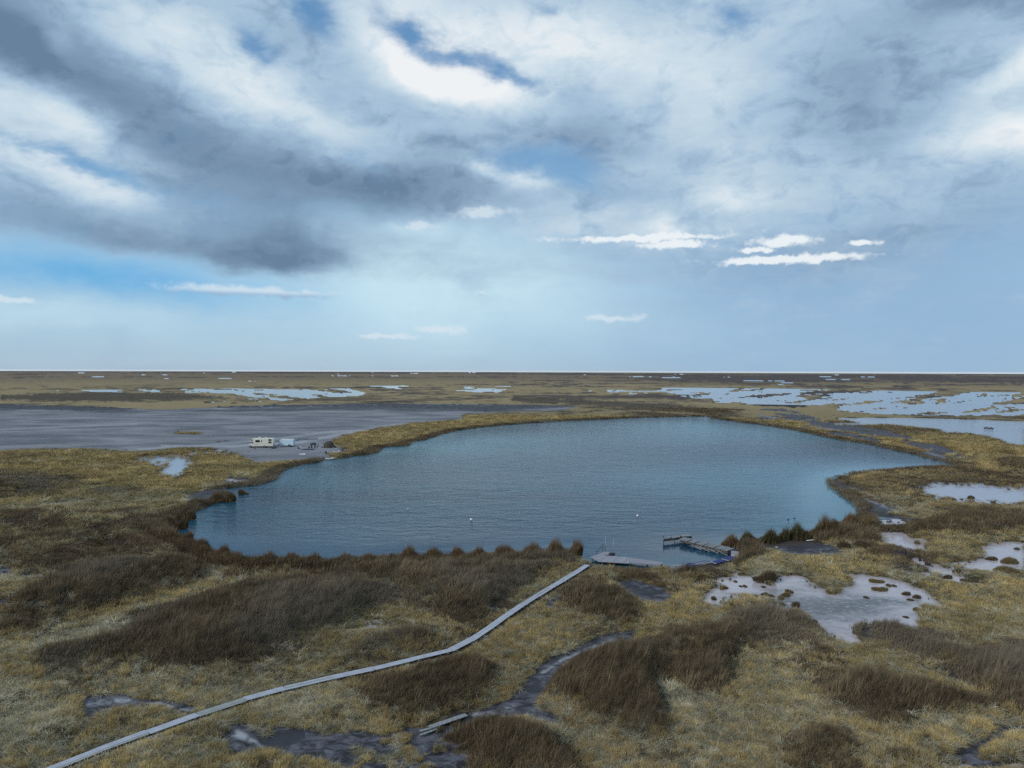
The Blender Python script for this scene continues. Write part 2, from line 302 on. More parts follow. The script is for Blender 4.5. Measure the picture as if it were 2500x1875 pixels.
MUD = [
    K(*C5, [(-60, 188), (200, 195), (500, 205), (700, 214), (900, 204), (1100, 195), (1500, 188), (1900, 188), (2212, 192), (2500, 200), (2420, 218), (2200, 222), (2000, 232), (2000, 258), (1800, 272), (1650, 292), (1500, 325), (1440, 348),
            (1450, 372), (1510, 392), (1440, 402), (1415, 425), (1300, 432), (1200, 440), (1120, 442), (1040, 425), (1000, 400), (900, 382), (780, 380), (600, 398), (450, 388), (200, 385), (-60, 398)]),
    K(*C6, [(1000, 212), (1150, 205), (1250, 225), (1350, 262), (1600, 300), (1850, 365), (1990, 430), (1970, 455), (1900, 450), (1820, 425), (1650, 380), (1500, 345), (1250, 300), (1130, 278), (1000, 248), (1080, 230)]),
    K(*C6, [(1390, 505), (1470, 488), (1560, 478), (1420, 512), (1430, 535), (1500, 565), (1600, 622), (1720, 660), (1790, 700), (1700, 722), (1600, 716), (1545, 690), (1530, 660), (1470, 605), (1420, 565), (1385, 530)]),
    K(*CQ, [(330, 590), (500, 560), (700, 545), (1050, 535), (1080, 560), (1200, 600), (1340, 640), (1300, 680), (1100, 712), (900, 702), (720, 672), (560, 630), (400, 622)]),
    K(*CB, [(230, 255), (300, 238), (380, 270), (450, 290), (480, 330), (450, 350), (380, 340), (320, 330), (250, 300)]),
    K(*CM, [(1040, 225), (900, 240), (700, 280), (500, 380), (300, 480), (200, 580), (80, 680), (-20, 800), (-40, 860), (100, 810), (230, 745), (270, 680), (350, 580), (500, 480), (700, 400), (1010, 285)]),
    K(*CT, [(1880, 0), (1700, 50), (1600, 200), (1550, 330), (1200, 450), (950, 540), (880, 650), (400, 790), (100, 760), (-60, 860), (-60, 1300), (900, 1300), (930, 1150), (600, 1130), (480, 1000), (500, 870), (900, 730), (1250, 650), (1400, 600),
            (1700, 550), (1850, 620), (1950, 640), (2130, 690), (2000, 560), (1850, 500), (1740, 420), (1880, 250), (1990, 100)]),
    K(*CA, [(760, 712), (830, 705), (920, 765), (1000, 745), (1210, 740), (1240, 800), (1230, 880), (1080, 830), (900, 790), (765, 800)]),
    K(*CL, [(650, 1140), (800, 1130), (980, 1128), (1000, 1160), (1090, 1180), (1230, 1172), (1350, 1200), (1520, 1212), (1430, 1262), (1380, 1250), (1250, 1205), (1080, 1197), (850, 1212), (740, 1240), (690, 1290), (640, 1285)]),
    K(*CL, [(-60, 118), (80, 120), (140, 170), (370, 200), (350, 217), (200, 198), (-60, 185)]), K(*CL, [(-60, 385), (60, 350), (130, 325), (40, 400), (-60, 430)]),
    K(*CN, [(230, 262), (500, 205), (720, 182), (740, 215), (600, 260), (560, 315), (440, 350), (240, 330)]),
    K(*C7, [(1780, 440), (1870, 350), (1860, 420), (1810, 540), (1760, 500)]),
    K(*CR, [(1480, 1300), (1650, 1190), (1800, 1140), (1900, 1070), (2000, 1025), (2260, 1022), (2260, 1045), (2020, 1050), (1960, 1100), (1860, 1160), (1750, 1300), (1740, 1380), (1900, 1420), (2060, 1440), (2000, 1480), (1450, 1480)]),
    K(*CU, [(350, 1255), (700, 1260), (960, 1290), (940, 1340), (760, 1350), (500, 1330), (400, 1300)]),
    [(820, 1800), (880, 1788), (940, 1806), (1000, 1796), (1060, 1812), (1130, 1832), (1100, 1850), (1130, 1900), (870, 1900), (850, 1860), (900, 1840)],
    [(540, 1800), (640, 1785), (760, 1790), (820, 1812), (760, 1826), (640, 1815), (560, 1830)],
    K(*CN, [(700, 60), (960, 90), (900, 115), (780, 110), (660, 120), (600, 95)]),
]
BLACK = [
    K(*CM, [(60, 690), (200, 590), (240, 620), (230, 740), (130, 800), (40, 760)]), K(*CM, [(1040, 222), (850, 240), (650, 300), (520, 360), (640, 310), (800, 275), (940, 262)]), K(*CM, [(700, 395), (500, 470), (380, 540), (470, 490), (640, 410), (800, 360)]),
    K(*CT, [(-60, 760), (150, 750), (260, 800), (450, 830), (300, 960), (0, 980), (-60, 960)]), K(*CT, [(540, 660), (700, 620), (930, 590), (940, 650), (760, 740), (600, 760), (560, 720)]), K(*CT, [(1690, 350), (1860, 230), (1870, 330), (1750, 380)]),
    K(*CQ, [(330, 590), (500, 560), (700, 545), (1050, 535), (1080, 560), (1190, 610), (900, 640), (700, 620), (500, 600)]),
    K(*CB, [(230, 255), (300, 240), (350, 290), (440, 330), (440, 350), (380, 342), (320, 330), (250, 300)]),
    K(*C5, [(-60, 186), (200, 195), (500, 203), (600, 207), (560, 214), (300, 216), (-60, 205)]), K(*C5, [(900, 203), (1100, 195), (1600, 188), (2212, 192), (2400, 200), (2100, 222), (1900, 208), (1500, 198), (1100, 206)]),
    K(*CN, [(250, 270), (500, 210), (720, 185), (735, 215), (560, 250), (480, 330), (380, 330)]),
    K(*C6, [(1000, 188), (1150, 186), (1330, 196), (1250, 205), (1100, 200)]), K(*C6, [(1470, 283), (1600, 286), (1540, 292)]),
    K(*CU, [(250, 1160), (600, 1180), (640, 1240), (450, 1280), (330, 1240)]), K(*CU, [(700, 1320), (940, 1300), (930, 1345), (760, 1355)]),
    [(1372, 1357), (1420, 1358), (1445, 1368), (1420, 1374), (1385, 1370)], [(1150, 1364), (1200, 1362), (1210, 1370), (1160, 1373)], [(800, 1377), (870, 1375), (860, 1383), (800, 1384)],
    K(*CA, [(735, 665), (820, 655), (800, 690), (730, 700)]), K(*CA, [(860, 720), (960, 700), (1040, 740), (980, 800), (880, 780)]), K(*CL, [(1350, 1390), (1700, 1450), (1740, 1500), (1500, 1560), (1250, 1540), (1500, 1480)]),
    K(*CN, [(620, 1110), (820, 1090), (960, 1130), (860, 1180)]), K(*CM, [(1000, 20), (1120, -20), (1180, 30), (1080, 50)]), K(*C5, [(450, 790), (500, 770), (560, 840), (480, 835)]),
    [(598, 1372), (616, 1372), (612, 1392), (596, 1390)],
]
PALE = [
    [(-40, 1690), (60, 1695), (150, 1740), (130, 1810), (60, 1840), (-40, 1840)],
    K(*CL, [(0, 740), (200, 680), (500, 600), (900, 520), (1050, 600), (950, 680), (700, 700), (450, 760), (200, 800), (40, 800)]), K(*CL, [(380, 900), (600, 870), (650, 920), (480, 970)]),
    K(*CA, [(880, 600), (1100, 560), (1250, 600), (1330, 700), (1200, 740), (950, 690), (880, 640)]), K(*CA, [(880, 440), (1000, 400), (1010, 440), (900, 500)]),
    K(*CR, [(850, 930), (1250, 900), (1700, 940), (1750, 1000), (1500, 1060), (1000, 1075), (850, 1010)]), K(*CM, [(1150, 480), (1400, 470), (1500, 600), (1680, 900), (1500, 1050), (1350, 1050), (1150, 850), (1100, 600)]),
    K(*CM, [(820, 1060), (950, 1050), (1100, 1120), (1000, 1180)]), K(*CR, [(2040, 120), (2240, 130), (2240, 230), (2050, 190)]), K(*CN, [(480, 1130), (700, 1120), (820, 1180), (560, 1180)]),
    K(*CM, [(240, 960), (400, 1000), (500, 1120), (300, 1090)]), K(*CM, [(1500, 1220), (1900, 1260), (1800, 1400), (1500, 1400)]), K(*CQ, [(430, 780), (600, 760), (680, 900), (560, 970), (440, 930)]),
]
GOLD = [  # bright straw strips, kept free of reed
    K(*CL, [(500, 520), (900, 430), (1250, 370), (1600, 300), (1959, 250), (1959, 280), (1600, 335), (1200, 400), (900, 470), (520, 560)]), K(*CL, [(300, 230), (600, 120), (1000, 50), (1010, 62), (600, 140), (330, 245)]),
    K(*C5, [(280, 700), (400, 690), (560, 700), (520, 725), (300, 728)]), [(1240, 1470), (1330, 1405), (1395, 1382), (1400, 1392), (1330, 1430), (1250, 1490)],
    K(*CA, [(1260, 240), (1400, 215), (1480, 250), (1500, 330), (1350, 340), (1180, 350), (1150, 330), (1260, 290)]),
]
TRACKS = [  # (polyline, width in photo px, kind)
    (K(*CL, [(-60, 960), (130, 1010), (300, 1020), (530, 1020), (620, 1070), (655, 1140)]), 4.5, 'mud'), (K(*CL, [(655, 1290), (600, 1400), (540, 1500), (490, 1600)]), 8, 'mud'),
    (K(*C5, [(-60, 664), (100, 648), (200, 626), (380, 604)]), 3.5, 'black'), (K(*CM, [(300, 890), (360, 930), (420, 1000), (560, 1090)]), 6, 'mud'),
    (K(*C5, [(430, 770), (480, 820), (560, 845)]), 4, 'black'), (K(*CM, [(960, 20), (1100, 60), (1250, 110)]), 3.5, 'black'), ([(262, 1300), (272, 1345), (330, 1362), (372, 1392)], 4, 'black'), ([(270, 1345), (220, 1352), (190, 1342)], 3, 'black'), ([(592, 1378), (606, 1402), (612, 1420)], 5, 'black'),
    (K(*C5, [(0, 300), (300, 285), (600, 275)]), 2.0, 'light'), (K(*C5, [(700, 372), (1000, 372), (1300, 355), (1480, 318), (1700, 280), (2000, 262), (2212, 252)]), 5.0, 'light'),
    (K(*C5, [(600, 386), (900, 366), (1200, 340), (1400, 312), (1700, 290)]), 2.2, 'light'), (K(*C5, [(980, 395), (1060, 400), (1110, 425)]), 2.0, 'darkline'), (K(*C5, [(1000, 378), (1090, 398), (1140, 412)]), 2.0, 'darkline'),
    (K(*C6, [(1560, 478), (1450, 505), (1440, 540), (1520, 590), (1620, 640)]), 4.0, 'light'), (K(*C6, [(1040, 230), (1300, 285), (1600, 340), (1800, 400), (1950, 450)]), 3.0, 'light'),
    (K(*C5, [(1280, 342), (1400, 345), (1440, 352), (1400, 362)]), 1.5, 'darkline'), (K(*C5, [(940, 352), (1000, 350)]), 2.5, 'darkline'), (K(*C5, [(960, 306), (1020, 306)]), 3.0, 'black'), (K(*C5, [(760, 316), (860, 317)]), 6, 'tuft'),
    (K(*CM, [(120, 700), (260, 560), (450, 440), (650, 350), (850, 280)]), 7, 'light'), (K(*CT, [(1000, 540), (1300, 500), (1500, 440)]), 12, 'light'), (K(*CT, [(1500, 640), (1640, 600), (1740, 500)]), 12, 'light'),  # ditch lines: glints painted as paler mud
    (K(*CA, [(770, 730), (860, 760), (900, 775)]), 18, 'light'), (K(*CL, [(680, 1180), (800, 1160), (980, 1150)]), 12, 'light'), (K(*CL, [(1100, 1190), (1230, 1185), (1350, 1215), (1450, 1230)]), 6, 'light'),
]
def poly_sd(px, py, poly):
    """signed distance, + inside, pixels; pruned by bounding box"""
    P = np.array(poly); lo = P.min(0) - 40; hi = P.max(0) + 40
    out = np.full(px.shape, -40.0)
    m = np.where((px > lo[0]) & (px < hi[0]) & (py > lo[1]) & (py < hi[1]))[0]
    if len(m) == 0: return out
    x = px[m]; y = py[m]; d = np.full(len(m), 1e9); ins = np.zeros(len(m), bool)
    n = len(P)
    for i in range(n):
        ax, ay = P[i]; bx, by = P[(i + 1) % n]; ex, ey = bx - ax, by - ay
        wx = x - ax; wy = y - ay
        t = np.clip((wx * ex + wy * ey) / (ex * ex + ey * ey + 1e-9), 0, 1)
        d = np.minimum(d, (wx - t * ex) ** 2 + (wy - t * ey) ** 2)
        c = (ay > y) != (by > y)
        if ey != 0: ins ^= c & (x < ax + (y - ay) * ex / ey)
    d = np.sqrt(d); out[m] = np.where(ins, d, -d); return out
def line_d(px, py, pts):
    P = np.array(pts); lo = P.min(0) - 40; hi = P.max(0) + 40
    out = np.full(px.shape, 40.0)
    m = np.where((px > lo[0]) & (px < hi[0]) & (py > lo[1]) & (py < hi[1]))[0]
    if len(m) == 0: return out
    x = px[m]; y = py[m]; d = np.full(len(m), 1e9)
    for i in range(len(P) - 1):
        ax, ay = P[i]; bx, by = P[i + 1]; ex, ey = bx - ax, by - ay
        wx = x - ax; wy = y - ay
        t = np.clip((wx * ex + wy * ey) / (ex * ex + ey * ey + 1e-9), 0, 1)
        d = np.minimum(d, (wx - t * ex) ** 2 + (wy - t * ey) ** 2)
    out[m] = np.sqrt(d); return out
LAKE_W = np.array([G(a, b)[:2] for a, b in LAKE])
def lake_dist(X, Y):
    """metres, + outside the lake"""
    x, y = X, Y; d = np.full(X.shape, 60.0 ** 2); ins = np.zeros(X.shape, bool)
    m = np.where((X > -140) & (X < 330) & (Y > 60) & (Y < 500))[0]
    if len(m) == 0: return np.full(X.shape, 60.0)
    x = X[m]; y = Y[m]; dd = np.full(len(m), 1e9); ii = np.zeros(len(m), bool); n = len(LAKE_W)
    for i in range(n):
        ax, ay = LAKE_W[i]; bx, by = LAKE_W[(i + 1) % n]; ex, ey = bx - ax, by - ay
        wx = x - ax; wy = y - ay
        t = np.clip((wx * ex + wy * ey) / (ex * ex + ey * ey + 1e-9), 0, 1)
        dd = np.minimum(dd, (wx - t * ex) ** 2 + (wy - t * ey) ** 2)
        if ey != 0: ii ^= ((ay > y) != (by > y)) & (x < ax + (y - ay) * ex / ey)
    out = np.full(X.shape, 200.0); dd = np.sqrt(dd); out[m] = np.where(ii, -dd, dd); return out

BOARD = [(85, 1896), (229, 1839), (346, 1796), (452, 1757), (573, 1716), (677, 1687), (775, 1663), (897, 1638), (980, 1617), (1050, 1602), (1102, 1589), (1133, 1575), (1183, 1544), (1224, 1513), (1275, 1478), (1336, 1440), (1387, 1411), (1415, 1394), (1440, 1377)]
BOARD_W = np.array([G(a, b, 0.35)[:2] for a, b in BOARD])
def seg_dist(X, Y, P):
    d = np.full(X.shape, 1e9)
    for i in range(len(P) - 1):
        ax, ay = P[i]; bx, by = P[i + 1]; ex, ey = bx - ax, by - ay
        t = np.clip(((X - ax) * ex + (Y - ay) * ey) / (ex * ex + ey * ey), 0, 1); d = np.minimum(d, (X - ax - t * ex) ** 2 + (Y - ay - t * ey) ** 2)
    return np.sqrt(d)
def classify(X, Y):
    D = np.hypot(X, Y)
    a = 0.004 * D + 0.25
    L = D * 0.05 + 2.0                                     # feature size grows with distance
    lg = np.log2(np.maximum(D, 30) / 30)
    # ragged edges: domain warp in metres at two scales
    wx = (fbm(X / 4, Y / 4, 3, 4) - .5) * np.minimum(0.018 * D, 5) + (fbm(X / 60, Y / 60, 4, 4) - .5) * np.clip(0.012 * (D - 250), 0, 40)
    wy = (fbm(X / 4, Y / 4, 13, 4) - .5) * np.minimum(0.022 * D, 8) + (fbm(X / 60, Y / 90, 14, 4) - .5) * np.clip(0.02 * (D - 250), 0, 60)
    px, py = project(X + wx, Y + wy, 0.0)
    px0, py0 = project(X, Y, 0.0)
    front = Y > 5
    def U(lst):
        s = np.full(X.shape, -40.0)
        for p in lst: s = np.maximum(s, poly_sd(px, py, p))
        return np.where(front, s, -40)
    F = {}
    lk = lake_dist(X + (fbm(X / 5, Y / 5, 21, 3) - .5) * 1.6, Y + (fbm(X / 5, Y / 5, 22, 3) - .5) * 1.6)
    lk = lk - (0.5 + 0.0035 * D) * (D < 600)
    pool = U(POOL)
    nz = fbm(X / (8 + 0.10 * D), Y / (8 + 0.09 * D), 31, 5, 0.6)
    nz2 = fbm(X / (3 + 0.060 * D), Y / (3 + 0.022 * D), 37, 5, 0.6)
    nz3 = fbm(X / (1.2 + 0.026 * D), Y / (1.4 + 0.010 * D), 39, 5, 0.65)
    for p, share in SPECK:
        s = poly_sd(px, py, p)
        thr = 0.485 + (share - 0.5) * 0.26
        s2 = np.minimum(s, (thr - (0.14 * nz + 0.42 * nz2 + 0.44 * nz3)) * 80)
        pool = np.maximum(pool, np.where(front, s2, -40))
    n_m = nz
    pool = pool + (pool > -12) * (D < 300) * ((fbm(X / .7, Y / .9, 45, 3) - .5) * 5 - ss(fbm(X / 1.1, Y / 1.1, 46, 3), .60, .70) * ss(pool, 16, 3) * 14)
    # far-off flooded hollows everywhere beyond 500 m
    far = ss(D, 450, 900)
    nzf = 0.6 * fbm(X / 220 + 5, Y / 300, 41, 5, 0.6) + 0.4 * fbm(X / 60 + 5, Y / 90, 43, 5, 0.6)
    pool = np.maximum(pool, np.where((D > 420) & (D < 9000), (0.325 - nzf) * 80 - (1 - far) * 20, -40))
    pool = pool + (1.0 * ss(D, 420, 300) + 1.6 * ss(D, 220, 130) + 1.8 * (D > 170) * (D < 300) * (X < 0)) * (pool > -39)
    m1 = U(MUD[1:3]); m1 = np.minimum(m1, (0.2 * n_m + 0.8 * fbm(X / 9, Y / 14, 47, 4, .6) - 0.455) * 90)
    mb = U([MUD[6]] + MUD[-3:-1]); mb = np.minimum(mb, (0.6 * fbm(X / 3.5, Y / 2.6, 49, 4, .6) + .4 * fbm(X / 1.1, Y / 1.1, 50, 3) - 0.47) * 90)
    mud = np.maximum(np.maximum(U(MUD[:1] + MUD[3:6] + MUD[7:-3] + MUD[-1:]), m1), mb) + 5.0 * ss(D, 110, 75); black = U(BLACK); dark = U(DARK); pale = U(PALE); gold = U(GOLD)
    light = np.zeros(X.shape); tuft = np.zeros(X.shape)
    for p, w, k in TRACKS:
        d = line_d(px0 + (px - px0) * .5, py0 + (py - py0) * .5, p); s = np.where(front, w / 2 - d, -40)
        if k == 'mud': mud = np.maximum(mud, s)
        elif k == 'black': black = np.maximum(black, s); mud = np.maximum(mud, s)
        elif k == 'light': light = np.maximum(light, np.clip(0.5 + s / (3 + w * .4), 0, 1))
        elif k == 'darkline': black = np.maximum(black, s)
        elif k == 'tuft': tuft = np.maximum(tuft, np.clip(s / 2, 0, 1))
    sof = np.clip(2700 / np.maximum(D, 1), 0.8, 48)          # transition width in px, softer up close
    n1 = fbm(X / 14, Y / 14, 51, 4); n2 = fbm(X / 3.2, Y / 3.2, 52, 3); n3 = fbm(X / 90, Y / 160, 53, 5, .6)
    F['mud'] = np.maximum(np.clip(0.5 + mud / 3.0, 0, 1) * (1 - tuft), 0)
    F['black'] = ss(black / (sof * .5) + (n2 - .5) * 3.5 + (fbm(X / .9, Y / .9, 57, 3) - .5) * 1.5, -1.0, 1.6) * (black > -14)
    damp = poly_sd(px, py, K(*C5, [(-60, 184), (300, 192), (700, 210), (1100, 192), (1600, 184), (2212, 188), (2500, 198), (2300, 220), (1900, 222), (1400, 226), (900, 236), (500, 230), (200, 222), (-60, 226)]))
    F['black'] = np.maximum(F['black'], 0.62 * ss(damp + (n3 - .5) * 26 + (n1 - .5) * 8, -5, 7) * front)
    F['playa'] = np.clip(0.5 + U(MUD[:1]) / 6.0, 0, 1) * ss(py0, 1300, 1230)
    F['pool'] = pool
    rimw = np.clip(1 - np.abs(pool + 1.0) / (1.4 + 60 / D), 0, 1) * (D < 700)
    F['rim'] = rimw
    # soft-edged stands of reed, plus random brown patches further off
    n0 = fbm(X / .8, Y / .8, 58, 2); dk = ss((dark + 11 * (D < 160)) / sof + (n1 - .5) * 3.2 + (n2 - .5) * 2.2 + (n0 - .5) * .8, -0.75, 0.95)
    mid = ss(py0, 1330, 1180) * ss(D, 120, 170)
    dk = np.maximum(dk, ss(n3 * .6 + n1 * .4, 0.50, 0.66) * mid * 0.8)
    dk *= 1 - ss(gold / sof, -0.6, 0.8)
    F['gold'] = ss(gold / sof, -0.6, 0.8)
    F['dark'] = dk * np.clip(1 - F['mud'], 0, 1)
    F['darksd'] = dark
    F['pale'] = np.maximum(ss(pale / sof + (n1 - .5) * 2.5 + (n0 - .5) * 1.5, -1, 1.5), 0.45 * ss(fbm(X / 13, Y / 13, 59, 4), .62, .74) * (D < 260)) * (1 - F['mud'])
    F['light'] = light
    F['lake'] = lk
    # reed belt round the lake
    beltw = 2.2 + 3.0 * fbm(X / 12, Y / 12, 61, 3) + 0.004 * D
    onland = np.clip(lk, 0, 99)
    nearbank = 0 * ((px0 > 470) & (px0 < 2100) & (py0 > 1300)).astype(float)
    gap = (1 - nearbank) * ss(np.hypot(px0 - 1540, (py0 - 1372) * 3), 130, 170) * ss(np.hypot(px0 - 1735, (py0 - 1355) * 2.2), 50, 75) * ss(np.hypot(px0 - 812, (py0 - 1122) * 2), 16, 24)
    F['belt'] = np.where(lk > -0.6, ss(beltw - onland, -0.3, 1.2), 0) * gap
    rid = 1 - np.abs(2 * fbm(X / 11, Y / 11, 91, 3) - 1)
    cre = 0.8 * ss(rid + (n2 - .5) * .10, 0.955, 0.995) * ss(D, 60, 75) * ss(D, 330, 200) * ss(F['dark'] + F['belt'], .1, .6)
    F['crease'] = cre; F['black'] = np.maximum(F['black'], cre * .8)
    F['streak'] = ss(fbm(X / 5200, Y / 5200, 95, 11, 0.86), 0.455, 0.545)
    F['veg'] = np.clip(1 - cre * 1.1, 0, 1) * np.clip(1 - F['mud'] - F['black'] * (F['mud'] > .3), 0, 1) * np.clip(0.5 - pool / 2.0, 0, 1) * (lk > 0.2)
    F['n1'] = n1; F['n3'] = n3; F['px'] = px0; F['py'] = py0; F['D'] = D
    bdist = seg_dist(X, Y, BOARD_W); F['bd'] = bdist; F['mudsd'] = mud
    # height of the land
    z = 0.16 + 0.22 * (fbm(X / 25, Y / 25, 71, 3) - .3) * np.clip(1 - D / 900, 0, 1) + 0.10 * (n2 - .5) * (D < 400)
    z = z + (0.4 * F['dark'] * (0.2 + n1) + 1.0 * ss(dark * D / 900, -1, 6) * (0.5 + n1)) * ss(bdist, 1, 5) * (D < 350) * ss(lk, 2, 8) * ss(-mud * D / 900, 0, 2) * ss(-pool * D / 900, 0, 2) + 0.55 * (fbm(X / 7, Y / 7, 77, 3) - .45) * ss(D, 400, 200) * ss(bdist, 1.0, 5.0) * ss(np.minimum(lk, 6), 1, 5) * (mud < -2) * (pool < -3) - 0.10 * F['mud']
    z = np.maximum(z, 0.05)
    pd = np.clip(0.5 + pool / 1.5, 0, 1)
    z = z * (1 - pd) + (-0.30) * pd
    ld = ss(lk, 1.2, -1.2)
    z = z * (1 - ld) + (-1.6) * ld
    F['z'] = z
    return F

# ------------------------------------------------------------------ tagging and mesh helpers
def tag(o, label=None, cat=None, group=None, kind=None):
    if label: o['label'] = label
    if cat: o['category'] = cat
    if group: o['group'] = group
    if kind: o['kind'] = kind
    return o
def empty(name, loc, rz=0.0):
    o = bpy.data.objects.new(name, None); COL.objects.link(o); o.location = loc; o.rotation_euler = (0, 0, rz); o.empty_display_size = 0.3
    return o
class MB:
    def __init__(s): s.v = []; s.f = []
    def add(s, vs, fs):
        k = len(s.v); s.v += [tuple(p) for p in vs]; s.f += [tuple(i + k for i in f) for f in fs]; return s
    def box(s, c, d, rot=None, taper=1.0):
        x, y, z = (d[0] / 2, d[1] / 2, d[2] / 2)
        vs = [Vector((sx * x * (taper if sz > 0 else 1), sy * y * (taper if sz > 0 else 1), sz * z)) for sz in (-1, 1) for sy in (-1, 1) for sx in (-1, 1)]
        if rot is not None: vs = [rot @ v for v in vs]
        vs = [v + Vector(c) for v in vs]
        return s.add(vs, [(0, 2, 3, 1), (4, 5, 7, 6), (0, 1, 5, 4), (2, 6, 7, 3), (0, 4, 6, 2), (1, 3, 7, 5)])
    def beam(s, a, b, w, h, up=(0, 0, 1)):
        a, b = Vector(a), Vector(b); d = (b - a); L = d.length; d.normalize(); u = Vector(up)
        sd_ = d.cross(u).normalized(); u = sd_.cross(d)
        m = Matrix((sd_, d, u)).transposed()
        return s.box((a + b) / 2, (w, L, h), m)
    def tube(s, pts, r, n=8, cap=True):
        pts = [Vector(p) for p in pts]; rs = r if isinstance(r, (list, tuple)) else [r] * len(pts); rings = []
        k = len(s.v)
        for i, p in enumerate(pts):
            d = (pts[min(i + 1, len(pts) - 1)] - pts[max(i - 1, 0)]).normalized()
            u = Vector((0, 0, 1)) if abs(d.z) < 0.9 else Vector((1, 0, 0))
            a = d.cross(u).normalized(); b = d.cross(a)
            for j in range(n):
                t = 2 * math.pi * j / n; s.v.append(tuple(p + (a * math.cos(t) + b * math.sin(t)) * rs[i]))
        for i in range(len(pts) - 1):
            for j in range(n):
                s.f.append((k + i * n + j, k + i * n + (j + 1) % n, k + (i + 1) * n + (j + 1) % n, k + (i + 1) * n + j))
        if cap: s.f.append(tuple(k + j for j in range(n))[::-1]); s.f.append(tuple(k + (len(pts) - 1) * n + j for j in range(n)))
        return s
    def prism(s, prof, y0, y1, axis='y'):
        n = len(prof); k = len(s.v)
        for yy in (y0, y1):
            for a, b in prof: s.v.append((a, yy, b) if axis == 'y' else ((yy, a, b) if axis == 'x' else (a, b, yy)))
        s.f.append(tuple(k + i for i in range(n))); s.f.append(tuple(k + n + i for i in range(n))[::-1])
        for i in range(n): s.f.append((k + i, k + n + i, k + n + (i + 1) % n, k + (i + 1) % n))
        return s
    def lathe(s, prof, c=(0, 0, 0), n=16, sx=1, sy=1):
        k = len(s.v)
        for r_, z_ in prof:
            for j in range(n):
                t = 2 * math.pi * j / n; s.v.append((c[0] + r_ * math.cos(t) * sx, c[1] + r_ * math.sin(t) * sy, c[2] + z_))
        for i in range(len(prof) - 1):
            for j in range(n): s.f.append((k + i * n + j, k + i * n + (j + 1) % n, k + (i + 1) * n + (j + 1) % n, k + (i + 1) * n + j))
        s.f.append(tuple(k + j for j in range(n))[::-1]); s.f.append(tuple(k + (len(prof) - 1) * n + j for j in range(n)))
        return s
    def build(s, name, mat, parent=None, bevel=0.0, smooth=False, loc=None, rot=None):
        me = bpy.data.meshes.new(name); me.from_pydata(s.v, [], s.f); me.validate()
        bm = bmesh.new(); bm.from_mesh(me); bmesh.ops.recalc_face_normals(bm, faces=bm.faces); bm.to_mesh(me); bm.free()
        me.materials.append(mat); o = bpy.data.objects.new(name, me); COL.objects.link(o)
        if parent: o.parent = parent
        if bevel:
            b = o.modifiers.new('bevel', 'BEVEL'); b.width = bevel; b.segments = 2; b.limit_method = 'ANGLE'
        if smooth:
            for p in me.polygons: p.use_smooth = True
        if loc is not None: o.location = loc
        if rot is not None: o.rotation_euler = rot
        return o

# ------------------------------------------------------------------ materials
def new_mat(name):
    m = bpy.data.materials.new(name); m.use_nodes = True; nt = m.node_tree; nt.nodes.clear(); n = NX(nt)
    o = n.node('ShaderNodeOutputMaterial'); b = n.node('ShaderNodeBsdfPrincipled'); nt.links.new(b.outputs[0], o.inputs[0])
    return m, n, b
def simple(name, col, rough=0.6, var=0.15, scale=6.0, metallic=0.0, bump=0.0, dirt=None, stretch=(1, 1, 1)):
    m, n, b = new_mat(name)
    tc = n.node('ShaderNodeTexCoord'); v = n.vm('MULTIPLY', E(n, tc.outputs['Object']), stretch)
    k = n.noise(v, scale, 5, 0.6)
    c2 = tuple(max(0, x * (1 - var * 2)) for x in col); c3 = tuple(min(1, x * (1 + var)) for x in col)
    c = n.mix(n.sstep(k, 0.3, 0.7), c2, c3)
    if dirt: c = n.mix(n.sstep(n.noise(v, scale * 0.35, 6, 0.7), 0.5, 0.72) * 0.6, c, dirt)
    n.put(b.inputs['Base Color'], c); b.inputs['Roughness'].default_value = rough; b.inputs['Metallic'].default_value = metallic
    if bump:
        bn = n.node('ShaderNodeBump'); bn.inputs['Strength'].default_value = 0.6; bn.inputs['Distance'].default_value = bump; n.put(bn.inputs['Height'], k); n.put(b.inputs['Normal'], E(n, bn.outputs[0]))
    return m

